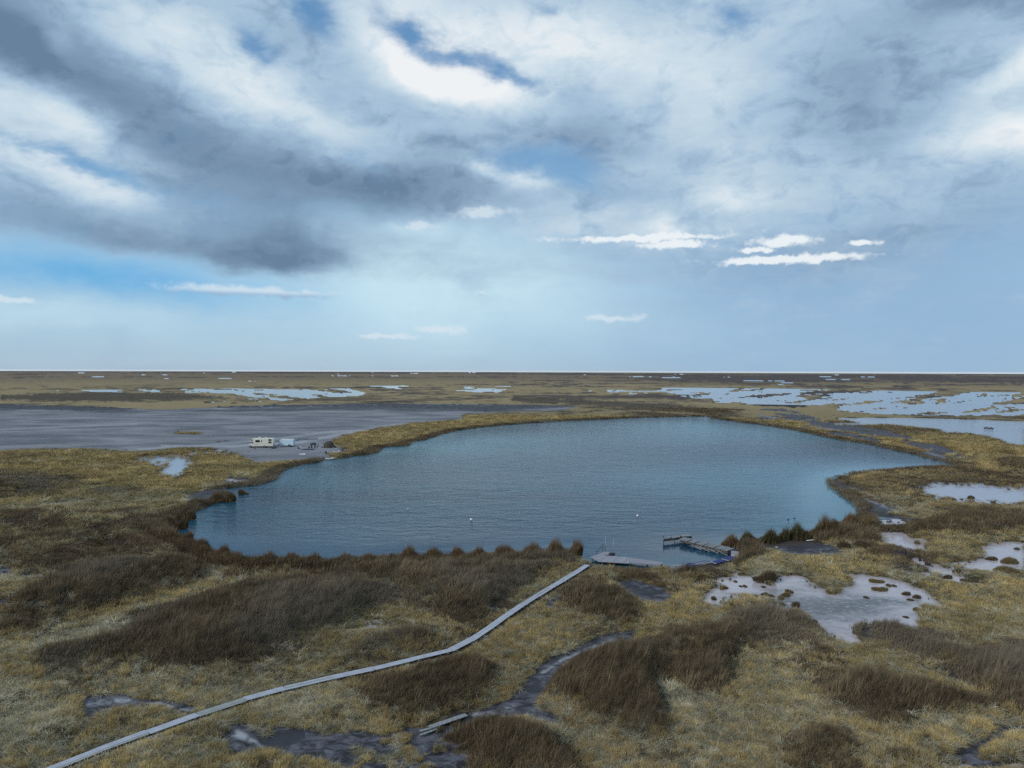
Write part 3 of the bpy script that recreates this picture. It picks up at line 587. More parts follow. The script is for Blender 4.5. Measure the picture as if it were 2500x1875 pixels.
def ground_material():
    m, n, b = new_mat('marsh_ground')
    g = n.node('ShaderNodeNewGeometry'); P = E(n, g.outputs['Position'])
    dist = n.vm('LENGTH', P, None, 1)
    lg = n.m('MINIMUM', n.m('MAXIMUM', dist / 900.0, 0.0), 1.0)
    fine = n.noise(P, 2.2, 5, 0.65); midn = n.noise(P, 0.35, 6, 0.62); big = n.noise(P, 0.045, 6, 0.6)
    Pf = n.vm('MULTIPLY', P, (1.0, 0.55, 1)); vbig = n.noise(Pf, 0.008, 8, 0.62, 0.5); vb2 = n.noise(Pf, 0.0022, 8, 0.6)
    A = lambda k: n.attr(k)
    # straw-coloured marsh grass
    straw = n.mix(n.sstep(midn, 0.34, 0.66), (0.085, 0.066, 0.036), (0.340, 0.262, 0.125))
    straw = n.mix(n.sstep(big, 0.40, 0.68) * 0.6, straw, (0.200, 0.165, 0.085))
    straw = n.mix(n.sstep(fine, 0.52, 0.75) * 0.5, straw, (0.05, 0.042, 0.028))
    brown = n.mix(n.sstep(midn, 0.35, 0.68), (0.028, 0.023, 0.016), (0.120, 0.092, 0.056))
    brown = n.mix(n.sstep(big, 0.45, 0.7) * 0.5, brown, (0.130, 0.105, 0.083))
    palec = n.mix(n.sstep(midn, 0.35, 0.65), (0.12, 0.115, 0.08), (0.25, 0.235, 0.165))
    # far plain: long streaks of straw and brown
    farmix = n.sstep(A('streak') + (vbig - 0.5) * 0.6, 0.0, 0.75)
    farc = n.mix(farmix, (0.270, 0.208, 0.110), (0.078, 0.060, 0.050))
    straw = n.mix(n.sstep(dist, 230, 110) * 0.45, straw, (0.045, 0.037, 0.024))
    veg = n.mix(n.sstep(dist, 380, 620), straw, farc)
    bfar = n.sstep(dist, 900, 2600)
    veg = n.mix(bfar * 0.60, veg, (0.115, 0.084, 0.070))
    veg = n.mix(n.sstep(dist, 420, 700) * n.sstep(A('streak'), 0.80, 1.0) * 0.5, veg, (0.045, 0.042, 0.042))
    c = n.mix(A('dark') * (1.0 - n.sstep(dist, 900, 1700) * 0.7), veg, brown)
    c = n.mix(A('pale'), c, palec)
    # bare silt
    mudn = n.mix(n.sstep(n.noise(n.vm('MULTIPLY', P, (0.5, 1, 1)), 0.05, 8, 0.68, 0.6), 0.35, 0.66), (0.100, 0.107, 0.126), (0.250, 0.248, 0.268))
    mudn = n.mix(n.sstep(n.noise(P, 0.9, 6, 0.7), 0.45, 0.75) * 0.45, mudn, (0.095, 0.10, 0.115))
    pxl = A('light')
    dm = n.mix(n.sstep(n.noise(n.vm('MULTIPLY', P, (1, 1.6, 1)), 0.7, 7, 0.7, .5), 0.38, 0.66), (0.020, 0.020, 0.025), (0.125, 0.127, 0.152))
    mudn = n.mix(A('playa'), dm, mudn)
    c = n.mix(n.sstep(A('mud') + (fine - 0.5) * 0.45, 0.40, 0.60), c, mudn)
    c = n.mix(pxl * n.sstep(A('mud'), 0.3, 0.7) * n.sstep(n.noise(P, 0.8, 6, 0.7, 0.5) + A('playa') * 0.3, 0.38, 0.60) * 0.85, c, (0.36, 0.37, 0.40))  # pale tracks; along the wet ditch, glints painted into the mud colour
    c = n.mix(n.sstep(A('black') + (fine - 0.5) * 0.6 + (midn - 0.5) * 0.4, 0.25, 0.75), c, (0.026, 0.027, 0.034))
    c = n.mix(n.sstep(A('rim') + (fine - 0.5) * 0.4, 0.3, 0.8) * 0.85, c, (0.032, 0.028, 0.024))
    c = n.mix(A('belt') * 0.8, c, (0.050, 0.038, 0.028))
    # salt pan on the horizon
    c = n.mix(n.sstep(dist, 10500, 12500), c, (0.74, 0.74, 0.74))
    n.put(b.inputs['Base Color'], c)
    wet = A('mud') * (0.5 + A('black') * 0.4)
    n.put(b.inputs['Roughness'], 0.92 - wet * 0.45 * n.sstep(n.noise(P, 0.25, 4, 0.6), 0.4, 0.65))
    n.put(b.inputs['Specular IOR Level'], 0.15 + wet * 0.35)
    bn = n.node('ShaderNodeBump'); bn.inputs['Strength'].default_value = 0.7; bn.inputs['Distance'].default_value = 0.18
    n.put(bn.inputs['Height'], fine * 0.5 + midn); n.put(b.inputs['Normal'], E(n, bn.outputs[0]))
    return m
def lake_material():
    m, n, b = new_mat('lake_water')
    g = n.node('ShaderNodeNewGeometry'); P = E(n, g.outputs['Position'])
    sh = n.attr('shallow')
    patch = n.noise(n.vm('MULTIPLY', P, (0.35, 1, 1)), 0.016, 5, 0.6, 0.8)
    c = n.mix(n.sstep(patch, 0.35, 0.68), (0.003, 0.026, 0.060), (0.010, 0.060, 0.104))
    c = n.mix(sh, c, (0.045, 0.200, 0.270)); b.inputs['Specular IOR Level'].default_value = 0.42
    n.put(b.inputs['Base Color'], c); b.inputs['IOR'].default_value = 1.333
    calm = n.attr('calm')
    n.put(b.inputs['Roughness'], 0.09 + calm * 0.0)
    rot = n.node('ShaderNodeMapping'); n.put(rot.inputs[0], P); rot.inputs['Rotation'].default_value = (0, 0, R(-16)); rot.inputs['Scale'].default_value = (0.42, 1.0, 1)
    V = E(n, rot.outputs[0])
    w0 = n.noise(n.vm('MULTIPLY', V, (1.5, 1.0, 1)), 0.20, 3, 0.6, 0.4); w1 = n.noise(V, 0.55, 4, 0.62, 0.3); w2 = n.noise(V, 1.6, 4, 0.6, 0.2); w3 = n.noise(P, 4.5, 2, 0.5)
    hgt = w0 * 1.4 + w1 * 1.3 + w2 * 0.55 + w3 * 0.06
    bn = n.node('ShaderNodeBump'); n.put(bn.inputs['Strength'], 1.0); bn.inputs['Distance'].default_value = 1.0
    gust = n.sstep(n.noise(n.vm('MULTIPLY', P, (0.5, 1, 1)), 0.012, 3, 0.5), 0.3, 0.7)
    n.put(bn.inputs['Height'], hgt * (0.03 + 0.46 * (1.0 - calm) * (1.0 - calm) * (0.55 + 0.45 * gust)))
    n.put(b.inputs['Normal'], E(n, bn.outputs[0]))
    return m
def pool_material():
    m, n, b = new_mat('shallow_pool_water')
    g = n.node('ShaderNodeNewGeometry'); P = E(n, g.outputs['Position'])
    dist = n.vm('LENGTH', P, None, 1)
    a1 = n.noise(n.vm('MULTIPLY', P, (0.6, 1, 1)), 0.11, 7, 0.66, 0.6); a2 = n.noise(P, 0.9, 6, 0.7, 0.3); a3 = n.noise(n.vm('MULTIPLY', P, (0.5, 1.0, 1)), 2.6, 4, 0.7)
    silt = n.mix(n.sstep(a2, 0.3, 0.7), (0.380, 0.345, 0.365), (0.490, 0.445, 0.465))
    wc = G(2010, 1472); wd = n.vm('LENGTH', n.vm('MULTIPLY', n.vm('SUBTRACT', P, (wc[0], wc[1], 0)), (1 / 15.0, 1 / 11.0, 0)), None, 1)
    wg = n.m('EXPONENT', wd * wd * -1.0)
    weed = n.sstep(a1 * 0.6 + a2 * 0.25 + wg * 0.30, 0.56, 0.74) * n.sstep(a3 + wg * 0.1, 0.36, 0.60)
    c = n.mix(weed * 0.85, silt, (0.062, 0.075, 0.075))
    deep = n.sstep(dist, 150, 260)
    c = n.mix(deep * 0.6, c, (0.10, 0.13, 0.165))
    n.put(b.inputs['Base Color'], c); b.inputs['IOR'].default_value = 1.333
    n.put(b.inputs['Roughness'], 0.10 + weed * 0.25)
    bn = n.node('ShaderNodeBump'); bn.inputs['Strength'].default_value = 0.6; bn.inputs['Distance'].default_value = 1.0
    n.put(bn.inputs['Height'], n.noise(P, 2.0, 4, 0.6) * (0.012 + 0.16 * n.sstep(dist, 180, 420))); n.put(b.inputs['Normal'], E(n, bn.outputs[0]))
    return m
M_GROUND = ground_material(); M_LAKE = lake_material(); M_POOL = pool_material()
def leaf_material(name):
    m, n, b = new_mat(name)
    t = n.attr('tint', 'INSTANCER', 'Color')
    n.put(b.inputs['Base Color'], t); b.inputs['Roughness'].default_value = 0.85; b.inputs['Specular IOR Level'].default_value = 0.12
    return m
M_LEAF = leaf_material('dry_blades')
def blade_mat(name, c1, c2):
    m, n, b = new_mat(name); g = n.node('ShaderNodeNewGeometry'); P = E(n, g.outputs['Position'])
    r_ = E(n, g.outputs['Random Per Island'])
    n.put(b.inputs['Base Color'], n.mix(r_, c1, c2)); b.inputs['Roughness'].default_value = 0.85; b.inputs['Specular IOR Level'].default_value = 0.12
    return m
M_CLUMP_B = blade_mat('brown_reed_blades', (0.060, 0.046, 0.028), (0.26, 0.165, 0.085))
M_CLUMP_G = blade_mat('dark_olive_reed_blades', (0.035, 0.036, 0.020), (0.150, 0.125, 0.060))
M_TUSS = blade_mat('straw_tussock_blades', (0.10, 0.082, 0.042), (0.25, 0.20, 0.10))
M_TUSSB = blade_mat('brown_tussock_blades', (0.06, 0.05, 0.035), (0.17, 0.13, 0.08))
M_PALEB = blade_mat('pale_shrub_blades', (0.15, 0.145, 0.10), (0.33, 0.315, 0.235))
M_WOOD = simple('weathered_grey_plank', (0.41, 0.43, 0.49), 0.75, 0.16, 3.0, bump=0.004, dirt=(0.16, 0.16, 0.17), stretch=(6, 0.8, 6))
M_WOOD2 = simple('weathered_plank_greenish', (0.30, 0.315, 0.31), 0.8, 0.2, 3.0, bump=0.004, dirt=(0.16, 0.16, 0.15), stretch=(6, 0.8, 6))
M_JOIST = simple('old_dark_timber', (0.11, 0.10, 0.09), 0.85, 0.25, 4.0)
M_PIERW = simple('bleached_pier_board', (0.25, 0.26, 0.27), 0.8, 0.25, 3.0, bump=0.004, dirt=(0.14, 0.14, 0.14), stretch=(6, 1, 6))
M_CONC = simple('pale_dock_board', (0.27, 0.27, 0.31), 0.8, 0.16, 1.6, bump=0.004, dirt=(0.2, 0.2, 0.22))
M_BLUE = simple('faded_blue_mat', (0.022, 0.034, 0.17), 0.8, 0.25, 2.5, bump=0.01)
M_WHITE = simple('white_paint', (0.66, 0.68, 0.66), 0.4, 0.05, 1.5, dirt=(0.5, 0.5, 0.46))
M_CREAM = simple('cream_motorhome_paint', (0.70, 0.68, 0.58), 0.32, 0.04, 1.0, dirt=(0.52, 0.5, 0.42))
M_TRAIL = simple('pale_blue_white_trailer_paint', (0.52, 0.66, 0.76), 0.35, 0.05, 1.0, dirt=(0.5, 0.58, 0.66))
M_GLASS = simple('dark_tinted_glass', (0.012, 0.014, 0.02), 0.08, 0.1, 2.0)
M_TYRE = simple('black_rubber', (0.02, 0.02, 0.022), 0.85, 0.2, 8.0)
M_METAL = simple('dull_steel', (0.42, 0.43, 0.45), 0.35, 0.1, 8.0, metallic=0.8)
M_DARKM = simple('dark_painted_steel', (0.03, 0.035, 0.05), 0.5, 0.2, 8.0)
M_TENTO = simple('olive_brown_tent_cloth', (0.055, 0.050, 0.032), 0.8, 0.15, 2.0)
M_TENTD = simple('dark_brown_tent_cloth', (0.025, 0.018, 0.018), 0.8, 0.2, 2.0)
M_TENTW = simple('grey_pink_tent_panel', (0.24, 0.20, 0.20), 0.8, 0.15, 2.0)
M_BLACKC = simple('black_canvas', (0.015, 0.016, 0.024), 0.8, 0.2, 5.0)
M_NAVY = simple('navy_tarp', (0.02, 0.022, 0.06), 0.7, 0.25, 3.0)
M_LILAC = simple('pale_lilac_sheet', (0.50, 0.50, 0.66), 0.6, 0.1, 3.0)
M_RED = simple('faded_red_plastic', (0.34, 0.07, 0.05), 0.6, 0.2, 3.0)
M_DUCK = simple('dark_feathers', (0.02, 0.018, 0.016), 0.7, 0.3, 12.0)
M_BUOY = simple('white_buoy_plastic', (0.8, 0.8, 0.8), 0.35, 0.03, 4.0)
M_SILT = simple('wet_black_silt', (0.03, 0.028, 0.03), 0.6, 0.3, 2.0)

# ------------------------------------------------------------------ the ground: one sheet to the horizon, denser where it is near
GEVAL = {}
def build_ground():
    ang = np.concatenate([np.arange(-180, -68, 4.0), np.arange(-67, -44.2, 0.6), np.arange(-44, 44.01, 0.095), np.arange(44.6, 67, 0.6), np.arange(69, 179.9, 4.0)])
    th = np.radians(ang)
    dy = np.arange(1250, 2.6, -2.05)
    rr = np.concatenate([[0.001, 8, 16, 24, 30], H * FPX / dy, [21000, 26000, 34000, 46000, 66000, 100000, 150000]])
    rr = np.unique(rr)
    T, Rr = np.meshgrid(th, rr); X = (Rr * np.sin(T)).ravel(); Y = (Rr * np.cos(T)).ravel()
    F = classify(X, Y)
    nr, nc = len(rr), len(th)
    i = np.arange(nr - 1)[:, None] * nc; j = np.arange(nc)[None, :]; j2 = (j + 1) % nc
    quads = np.stack([i + j, i + j2, i + nc + j2, i + nc + j], -1).reshape(-1, 4)
    me = bpy.data.meshes.new('ground'); nv = nr * nc
    me.vertices.add(nv); co = np.empty((nv, 3), np.float32); co[:, 0] = X; co[:, 1] = Y; co[:, 2] = F['z']
    me.vertices.foreach_set('co', co.ravel())
    nq = len(quads); me.loops.add(nq * 4); me.polygons.add(nq)
    me.loops.foreach_set('vertex_index', quads[:, ::-1].astype(np.int32).ravel())
    me.polygons.foreach_set('loop_start', np.arange(0, nq * 4, 4, dtype=np.int32)); me.polygons.foreach_set('use_smooth', np.ones(nq, bool))
    me.update(calc_edges=True)
    for k in ('dark', 'mud', 'black', 'rim', 'pale', 'light', 'belt', 'playa', 'streak'):
        a = me.attributes.new(k, 'FLOAT', 'POINT'); a.data.foreach_set('value', F[k].astype(np.float32))
    me.materials.append(M_GROUND)
    o = bpy.data.objects.new('ground', me); COL.objects.link(o); o['kind'] = 'structure'
    return o
build_ground()

def build_lake():
    c = LAKE_W.mean(0); n = len(LAKE_W); area = 0.5 * sum(LAKE_W[i][0] * LAKE_W[(i + 1) % n][1] - LAKE_W[(i + 1) % n][0] * LAKE_W[i][1] for i in range(n)); sg = 1 if area > 0 else -1
    # grid inside a slightly widened outline; the land hides the excess
    xs = np.arange(-110, 300, 3.0); ys = np.arange(84, 460, 3.0)
    XX, YY = np.meshgrid(xs, ys); x = XX.ravel(); y = YY.ravel(); d = lake_dist(x, y)
    keep = (d < 7.5).reshape(XX.shape)
    idx = -np.ones(XX.size, int); vs = []; fs = []
    cell = keep[:-1, :-1] & keep[1:, :-1] & keep[:-1, 1:] & keep[1:, 1:]
    nxn = XX.shape[1]
    for a, b_ in zip(*np.where(cell)):
        q = []
        for r_, c_ in ((a, b_), (a, b_ + 1), (a + 1, b_ + 1), (a + 1, b_)):
            k = r_ * nxn + c_
            if idx[k] < 0: idx[k] = len(vs); vs.append((x[k], y[k], 0.0))
            q.append(idx[k])
        fs.append(q)
    me = bpy.data.meshes.new('lake'); me.from_pydata(vs, [], fs)
    V = np.array(vs); dd = -lake_dist(V[:, 0], V[:, 1]); px, py = project(V[:, 0], V[:, 1])
    wob = fbm(V[:, 0] / 30, V[:, 1] / 45, 5, 4)
    def bl(cx, cy, rx, ry): return np.exp(-((px - cx) / rx) ** 2 - ((py - cy) / ry) ** 2)
    sh = 0.9 * bl(2060, 1160, 300, 32) + 0.85 * bl(2000, 1235, 110, 50) + 0.55 * bl(1930, 1060, 330, 18) + 0.45 * bl(1650, 1040, 330, 12) + 0.75 * bl(1080, 1085, 230, 26) + 0.3 * bl(760, 1170, 160, 30) + 0.3 * bl(1750, 1190, 220, 40) + 0.18 * bl(900, 1130, 120, 14) + .3 * bl(1900, 1290, 200, 25)
    sh = np.clip(sh * (0.45 + 1.1 * wob) + ss(dd, 6, 0) * 0.18, 0, 1)
    calm = np.clip(ss(py, 1235, 1385) * 0.72 + 0.22 * bl(1640, 1345, 160, 40) + 0.8 * bl(2030, 1230, 120, 70) + 0.5 * bl(1500, 1340, 500, 40) + 0.3 * ss(dd, 10, 0) + .5 * bl(2150, 1140, 150, 20), 0, 0.93)
    for k, v in (('shallow', sh), ('calm', calm)):
        a = me.attributes.new(k, 'FLOAT', 'POINT'); a.data.foreach_set('value', v.astype(np.float32))
    me.materials.append(M_LAKE); o = bpy.data.objects.new('lake_water', me); COL.objects.link(o); o['kind'] = 'structure'
    me2 = bpy.data.meshes.new('pool_water'); S = 15000
    me2.from_pydata([(-S, -200, -0.07), (S, -200, -0.07), (S, S, -0.07), (-S, S, -0.07)], [], [(0, 1, 2, 3)]); me2.materials.append(M_POOL)
    o2 = bpy.data.objects.new('pool_water', me2); COL.objects.link(o2); o2['kind'] = 'structure'
build_lake()

# ------------------------------------------------------------------ vegetation
def blades(mb, n, rad, h0, h1, w, lean=0.25, rng=random, dome=True, seg=2, flop=0.0):
    for i in range(n):
        r_ = rad * math.sqrt(rng.random()); t = rng.random() * 2 * math.pi
        x, y = r_ * math.cos(t), r_ * math.sin(t)
        h = rng.uniform(h0, h1) * (1 - 0.35 * (r_ / rad) ** 2 if dome else 1)
        a = rng.random() * math.pi; wx, wy = math.cos(a) * w / 2, math.sin(a) * w / 2
        out = 0.5 * r_ / rad; lx = (math.cos(t) * out + rng.gauss(0, .45)) * lean * h; ly = (math.sin(t) * out + rng.gauss(0, .45)) * lean * h
        f = 1 + flop * rng.random()
        m = (x + lx * .35, y + ly * .35, h * .55); e = (x + lx * f, y + ly * f, h * (1 - 0.25 * flop))
        mb.add([(x - wx, y - wy, 0), (x + wx, y + wy, 0), (m[0] + wx * .8, m[1] + wy * .8, m[2]), (m[0] - wx * .8, m[1] - wy * .8, m[2]), e], [(0, 1, 2, 3), (3, 2, 4)])
def src_collection(name, meshes):
    c = bpy.data.collections.new(name)
    for i, mb in enumerate(meshes):
        me = bpy.data.meshes.new(name); me.from_pydata(mb.v, [], mb.f); me.materials.append(M_LEAF)
        c.objects.link(bpy.data.objects.new('%s_%d' % (name, i), me))
    return c
def scatter(name, label, cat, pts, rots, scales, tints, coll, nvar):
    me = bpy.data.meshes.new(name); n = len(pts); me.vertices.add(n); me.vertices.foreach_set('co', pts.astype(np.float32).ravel())
    for k, t, v, f in (('rot', 'FLOAT_VECTOR', rots, 'vector'), ('scl', 'FLOAT_VECTOR', scales, 'vector')):
        a = me.attributes.new(k, t, 'POINT'); a.data.foreach_set(f, v.astype(np.float32).ravel())
    a = me.attributes.new('tint', 'FLOAT_COLOR', 'POINT'); a.data.foreach_set('color', np.concatenate([tints, np.ones((n, 1))], 1).astype(np.float32).ravel())
    a = me.attributes.new('idx', 'INT', 'POINT'); a.data.foreach_set('value', RNG.integers(0, nvar, n).astype(np.int32))
    o = bpy.data.objects.new(name, me); COL.objects.link(o)
    ng = bpy.data.node_groups.new(name, 'GeometryNodeTree')
    ng.interface.new_socket('Geometry', in_out='INPUT', socket_type='NodeSocketGeometry'); ng.interface.new_socket('Geometry', in_out='OUTPUT', socket_type='NodeSocketGeometry')
    N = ng.nodes; gi = N.new('NodeGroupInput'); go = N.new('NodeGroupOutput'); ip = N.new('GeometryNodeInstanceOnPoints'); ci = N.new('GeometryNodeCollectionInfo')
    ci.inputs[0].default_value = coll; ci.inputs[1].default_value = True; ci.inputs[2].default_value = True
    def na(nm, t):
        q = N.new('GeometryNodeInputNamedAttribute'); q.data_type = t; q.inputs[0].default_value = nm; return [s for s in q.outputs if s.enabled][0]
    L = ng.links; L.new(gi.outputs[0], ip.inputs['Points']); L.new(ci.outputs[0], ip.inputs['Instance']); ip.inputs['Pick Instance'].default_value = True
    L.new(na('idx', 'INT'), ip.inputs['Instance Index']); L.new(na('rot', 'FLOAT_VECTOR'), ip.inputs['Rotation']); L.new(na('scl', 'FLOAT_VECTOR'), ip.inputs['Scale'])
    L.new(ip.outputs[0], go.inputs[0])
    md = o.modifiers.new('scatter', 'NODES'); md.node_group = ng
    tag(o, label, cat, kind='stuff'); return o
def polar(n, r0, r1, cell=None):
    t = np.radians(RNG.uniform(-41, 41, n)); d = r0 * (r1 / r0) ** RNG.random(n)
    return d * np.sin(t), d * np.cos(t)
def mixc(a, b, t): t = t[:, None]; return np.array(a)[None] * (1 - t) + np.array(b)[None] * t
def vegetation():
    reed = []; grass = []; fluff = []
    for k in range(4):
        m = MB(); blades(m, 26, 0.42, 0.6, 1.25, 0.022, 0.30); reed.append(m)
        m = MB(); blades(m, 30, 0.24, 0.5, 1.2, 0.024, 0.55, dome=True, flop=0.2); grass.append(m)
        m = MB(); blades(m, 30, 0.24, 0.6, 1.2, 0.030, 0.9, flop=.6); fluff.append(m)
    cr = src_collection('reed_source', reed); cg = src_collection('grass_source', grass); cf = src_collection('fluff_source', fluff)
    X, Y = polar(400000, 38, 520); extra = np.zeros(len(X), bool)
    t2 = np.radians(np.where(RNG.random(120000) < .5, -1, 1) * RNG.uniform(41, 66, 120000)); d2 = 22 * (420 / 22) ** RNG.random(120000)      # beside the photographed view
    t3 = np.radians(RNG.uniform(-41, 41, 40000)); d3 = RNG.uniform(20, 38, 40000)
    X = np.concatenate([X, d2 * np.sin(t2), d3 * np.sin(t3)]); Y = np.concatenate([Y, d2 * np.cos(t2), d3 * np.cos(t3)]); extra = np.arange(len(X)) >= 400000
    F = classify(X, Y); D = F['D']
    bd = F['bd']; ok = (F['veg'] > RNG.random(len(X)) * 0.7) & (bd > 0.72 + .25 * (F['px'] > 1250)) & (np.hypot(F['px'] - 803, (F['py'] - 1094) * 3.5) > 30)
    zone = np.maximum.reduce([poly_sd(F['px'], F['py'], q) for q in ([(1630, 1392), (1640, 1374), (1730, 1362), (1765, 1350), (1800, 1345), (1815, 1352), (1800, 1376), (1760, 1392), (1700, 1402), (1640, 1400)], [(1436, 1360), (1478, 1346), (1500, 1349), (1625, 1372), (1622, 1392), (1540, 1396), (1440, 1384)], [(1770, 1336), (1800, 1330), (1800, 1345), (1770, 1352)])]); ok &= zone < 0
    for q in ([(1020, 1790), (1050, 1768), (1135, 1736), (1150, 1748), (1100, 1772), (1040, 1800)], [(350, 1806), (500, 1742), (520, 1750), (505, 1768), (430, 1790), (360, 1822)], [(2215, 1268), (2260, 1270), (2262, 1282), (2215, 1280)]): ok &= poly_sd(F['px'], F['py'], q) < 0
    camp = (np.hypot(F['px'] - 690, (F['py'] - 1092) * 3) < 110) & (F['py'] < 1112) & (F['mud'] > 0.1); ok &= ~camp
    s = np.clip(D / 80, 0.58, 5) * np.where(extra, 1.45, 1.0)         # further clumps stand for wider ground
    rnd = RNG.random(len(X)); rnd2 = RNG.random(len(X)); cl = fbm(X / 2.2, Y / 2.2, 81, 3); warm = fbm(X / 18, Y / 18, 83, 4)
    belt = F['belt']; dark = F['dark']
    # reed
    isr = ok & ((rnd < dark * (0.50 + 0.75 * ss(fbm(X / 4, Y / 4, 84, 3), .3, .6))) | ((rnd2 < belt) & (F['lake'] > 0.1)))
    i = np.where(isr)[0]; dsd = np.clip(F['darksd'][i] * D[i] / 700, -1, 3)
    near = ss(F['py'][i], 1190, 1300)
    h = (0.50 + 0.22 * np.clip(dsd, -1, 4)) * (0.25 + 1.45 * cl[i]) * (0.65 + 0.75 * rnd2[i] ** 2)
    bh = 0.75 + 0.75 * near
    h = h * np.where(F['px'][i] < 1425, 0.45 + 0.55 * ss(F['py'][i], 1382, 1412), 0.8 + .2 * ss(F['py'][i], 1430, 1470))
    h = np.where(belt[i] > 0.35, bh * (0.6 + 0.7 * fbm(X[i] / 3.0, Y[i] / 3.0, 85, 3)), h)
    sx = s[i] * (0.85 + 0.5 * rnd[i]); sc = np.stack([sx, sx, h], 1)
    wind = 0.16 + 0.30 * (fbm(X[i] / 20, Y[i] / 20, 87, 3) - .3)
    rot = np.stack([RNG.normal(0, .10, len(i)), wind + RNG.normal(0, .10, len(i)), RNG.uniform(-.5, .5, len(i)) * 0], 1)
    t1 = mixc((0.036, 0.029, 0.019), (0.285, 0.220, 0.138), np.clip(0.05 + 0.9 * rnd[i] * (0.4 + cl[i]), 0, 1))
    rust = ss(warm[i], 0.52, 0.68)[:, None]; rust = rust * (0.22 + 0.5 * ss(D[i], 75, 105) * ss(D[i], 220, 140))[:, None]; t1 = t1 * (1 - rust) + np.array([0.150, 0.105, 0.062])[None] * rust
    core = (0.56 + 0.76 * fbm(X[i] / 5, Y[i] / 5, 97, 3))[:, None]; t1 = t1 * core
    grey = ss(warm[i], 0.46, 0.30)[:, None]; t1 = t1 * (1 - 0.5 * grey) + np.array([0.215, 0.190, 0.150])[None] * 0.5 * grey
    scatter('reed_bed', 'tall brown reed growing in dense stands around the lake and across the marsh', 'reeds', np.stack([X[i], Y[i], F['z'][i]], 1), rot, sc, t1, cr, 4)
    # straw grass
    glf = fbm(X / .50, Y / .50, 88, 2); low = (1 - .5 * ss(F['pool'], -16, -3)) * (1 - .5 * ss(F['mudsd'], -12, -3)) * (1 - .5 * ss(bd, 2.2, .9))
    isg = ok & ~isr & ((glf > .38 + .1 * rnd) | (D > 170)) & (F['pale'] * 0.8 < rnd2) & (D < 420)
    i = np.where(isg)[0]
    gl = glf[i]; h = (0.10 + 0.26 * cl[i] + 0.38 * gl) * (1 + 0.5 * dark[i]); sx = s[i] * (0.75 + 0.4 * rnd2[i]); sc = np.stack([sx, sx, np.maximum(h * low[i], .12) * (1 + .12 * s[i])], 1)
    rot = np.stack([RNG.normal(0, .12, len(i)), 0.18 + RNG.normal(0, .15, len(i)), RNG.uniform(0, 6.28, len(i))], 1)
    cl2 = fbm(X[i] / .8, Y[i] / .8, 89, 2); t1 = mixc((0.110, 0.084, 0.040), (0.700, 0.535, 0.240), np.clip(rnd[i] * .45 + cl[i] * .5 + (gl - .5) * 1.3 + (cl2 - .5) * .3 + .0, 0, 1)); fld = (0.62 + 0.56 * fbm(X[i] / 6, Y[i] / 6, 90, 3))[:, None]; t1 = t1 * fld
    g2 = ss(warm[i], 0.50, 0.34)[:, None]; t1 = t1 * (1 - 0.6 * g2) + np.array([0.250, 0.208, 0.108])[None] * 0.6 * g2
    g3 = ss(warm[i], 0.56, 0.70)[:, None]; t1 = t1 * (1 - 0.5 * g3) + np.array([0.300, 0.205, 0.090])[None] * 0.5 * g3
    sp = ((rnd2[i] < .10) & (D[i] < 200))[:, None]; t1 = np.where(sp, np.array([0.085, 0.085, 0.050])[None], t1)
    dk = (dark[i] * 0.6)[:, None]; t1 = t1 * (1 - dk) + np.array([0.170, 0.130, 0.080])[None] * dk
    t1 = t1 * (1 - 0.35 * ((F['mud'][i] > .12) | (F['pool'][i] > -5)))[:, None]
    scatter('marsh_grass', 'short straw-coloured marsh grass covering the open ground', 'grass', np.stack([X[i], Y[i], F['z'][i]], 1), rot, sc, t1, cg, 4)
    # pale fluffy grass
    isp = ok & ~isr & ~isg & (D < 420); i = np.where(isp)[0]
    sx = s[i] * (0.8 + 0.5 * rnd[i]); sc = np.stack([sx, sx, (0.15 + 0.5 * glf[i]) * low[i]], 1)
    rot = np.stack([RNG.normal(0, .2, len(i)), 0.1 + RNG.normal(0, .2, len(i)), RNG.uniform(0, 6.28, len(i))], 1)
    t1 = mixc((0.170, 0.155, 0.100), (0.600, 0.545, 0.390), np.clip(rnd[i] * .5 + cl[i] * .5 + (glf[i] - .5) * 1.4, 0, 1))
    scatter('pale_grass', 'pale grey-green matted grass in patches among the straw grass', 'grass', np.stack([X[i], Y[i], F['z'][i]], 1), rot, sc, t1, cf, 4)
vegetation()

